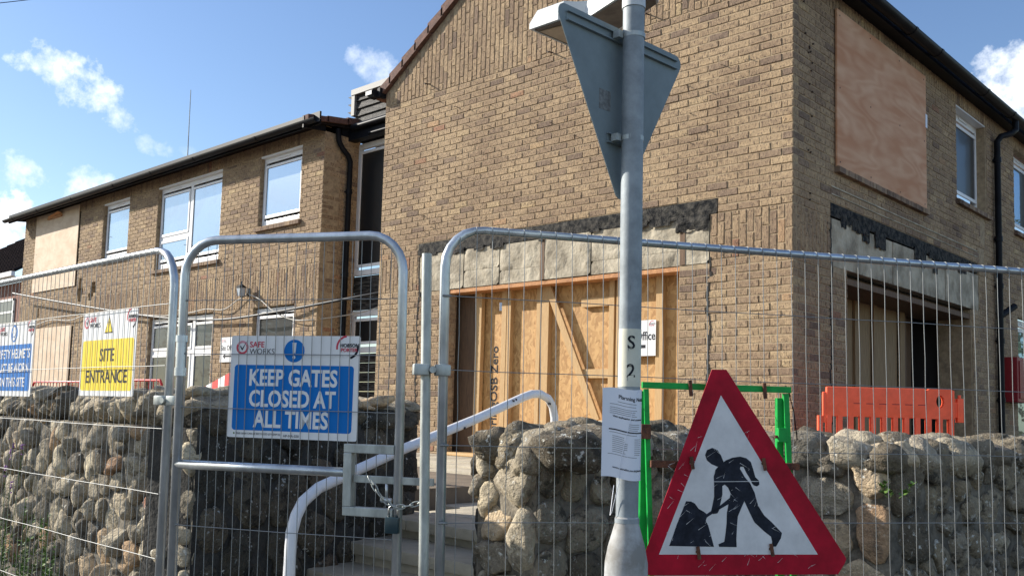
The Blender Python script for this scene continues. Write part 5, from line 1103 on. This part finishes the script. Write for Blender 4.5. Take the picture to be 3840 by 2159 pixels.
for x in (-3.4, -.65):
    for z0, z1 in ((3.05, 4.3),):
        q = MB(); q.box((x, -.05, z0), (x + 1.6, -.0, z0 + .07)); q.box((x, -.05, z1 - .07), (x + 1.6, -.0, z1)); q.box((x, -.05, z0), (x + .07, 0, z1)); q.box((x + 1.53, -.05, z0), (x + 1.6, 0, z1)); q.box((x, -.052, (z0 + z1) / 2 + .2), (x + 1.6, 0, (z0 + z1) / 2 + .26)); w_ = hf(q, 'window', 'upvc')
        q = MB(); q.box((x + .07, -.03, z0 + .07), (x + 1.53, -.02, z1 - .07)); q.build('pane', 'glass_dark', w_)

# ================================================================== PLANTS
def weed(loc, h, n, seed, label, fl=None):
    r_ = empty('weed', loc, 0, label, 'plant'); rnd = random.Random(seed); st, lf = MB(), MB(); fw_ = MB()
    for i in range(n):
        dx, dy = rnd.uniform(-.09, .09), rnd.uniform(-.04, .04); hh = h * rnd.uniform(.6, 1); pts = [(dx * .4, dy * .4, 0)]
        for k in range(1, 7): t = k / 6; pts.append((dx * (.4 + t) + rnd.uniform(-.012, .012), dy * (.4 + t), hh * t))
        st.tube(pts, .0018, 4, False)
        for k in range(26):
            t = rnd.uniform(.1, 1); j = min(5, int(t * 6)); p = Vector(pts[j]).lerp(Vector(pts[j + 1]), t * 6 - j); a = rnd.random() * 6.28; l = rnd.uniform(.02, .05) * (1.2 - t * .6); w = l * (.12 if fl else .32)
            d = Vector((math.cos(a), math.sin(a), rnd.uniform(.2, .9))).normalized(); s = d.cross(Vector((0, 0, 1))).normalized() * w
            lf.add([p, p + d * l * .5 + s, p + d * l, p + d * l * .5 - s], [(0, 1, 2, 3)])
        if fl:
            for k in range(8): p = Vector(pts[-1]) + Vector((rnd.uniform(-.01, .01), rnd.uniform(-.01, .01), rnd.uniform(-.05, .03))); fw_.box(tuple(p - Vector((.004,) * 3)), tuple(p + Vector((.004,) * 3)))
    st.build('stems', 'leaf', r_); o = lf.build('leaves', 'leaf', r_, fix=False); o['kind'] = 'stuff'
    if fl: fw_.build('flower_heads', 'flower', r_)
weed((-2.72, -5.55, .25), 1.0, 7, 1, 'tall thin weed with purple flowers at the left edge below the blue sign', True)
weed((-2.35, -5.56, .3), .75, 5, 2, 'green leafy weed growing against the left stone wall')
weed((-2.0, -5.55, .35), .55, 5, 3, 'low broad leafed weed at the foot of the left stone wall')
weed((1.98, -2.85, 1.12), .1, 3, 4, 'small bright green sprig in the wall beside the road sign')
for k, (x, z, h) in enumerate([(-2.95, .3, .6), (-2.55, .3, .5), (-1.75, .3, .35), (-3.2, .3, .7), (-2.2, .25, .45)]):
    weed((x, -5.6 - .03 * (k % 2), z), h, 6, 20 + k, 'scruffy green weed at the foot of the left stone wall, ' + ['under the blue sign', 'between the two fence signs', 'nearest the gate', 'farthest left', 'under the yellow sign'][k])
def tree(loc, h, w, seed, label):
    r_ = empty('tree', loc, 0, label, 'tree', 'trees across the road'); rnd = random.Random(seed); q = MB(); q.tube([(0, 0, 0), (.1, 0, h * .3), (0, .1, h * .6)], [.25, .18, .08], 8)
    for k in range(7): a = rnd.random() * 6.28; q.tube([(.05, 0, h * .35), (math.cos(a) * w * .35, math.sin(a) * w * .35, h * .7)], [.08, .03], 6)
    q.build('trunk', 'bark', r_); c = MB()
    cl = [Vector((rnd.gauss(0, w * .28), rnd.gauss(0, w * .28), rnd.uniform(h * .3, h * .95))) for _ in range(34)]
    for i in range(5200):
        b = rnd.choice(cl); p = b + Vector((rnd.gauss(0, 1), rnd.gauss(0, 1), rnd.gauss(0, .8))) * w * .09; a = Vector((rnd.gauss(0, 1), rnd.gauss(0, 1), rnd.gauss(0, 1))).normalized() * .14; d = a.orthogonal().normalized() * .09; c.add([p - a, p + d, p + a, p - d], [(0, 1, 2, 3)])
    o = c.build('crown', 'treeleaf', r_, fix=False); o['kind'] = 'stuff'
tree((-33, -17, .1), 8.5, 7, 1, 'smaller leafy tree across the road, the nearer of two'); tree((-42, -20, .1), 9, 8, 2, 'taller and wider leafy tree across the road, the farther of two'); tree((5, 24, .1), 8, 6, 5, 'leafy tree behind the building on the right, mirrored in the side window')
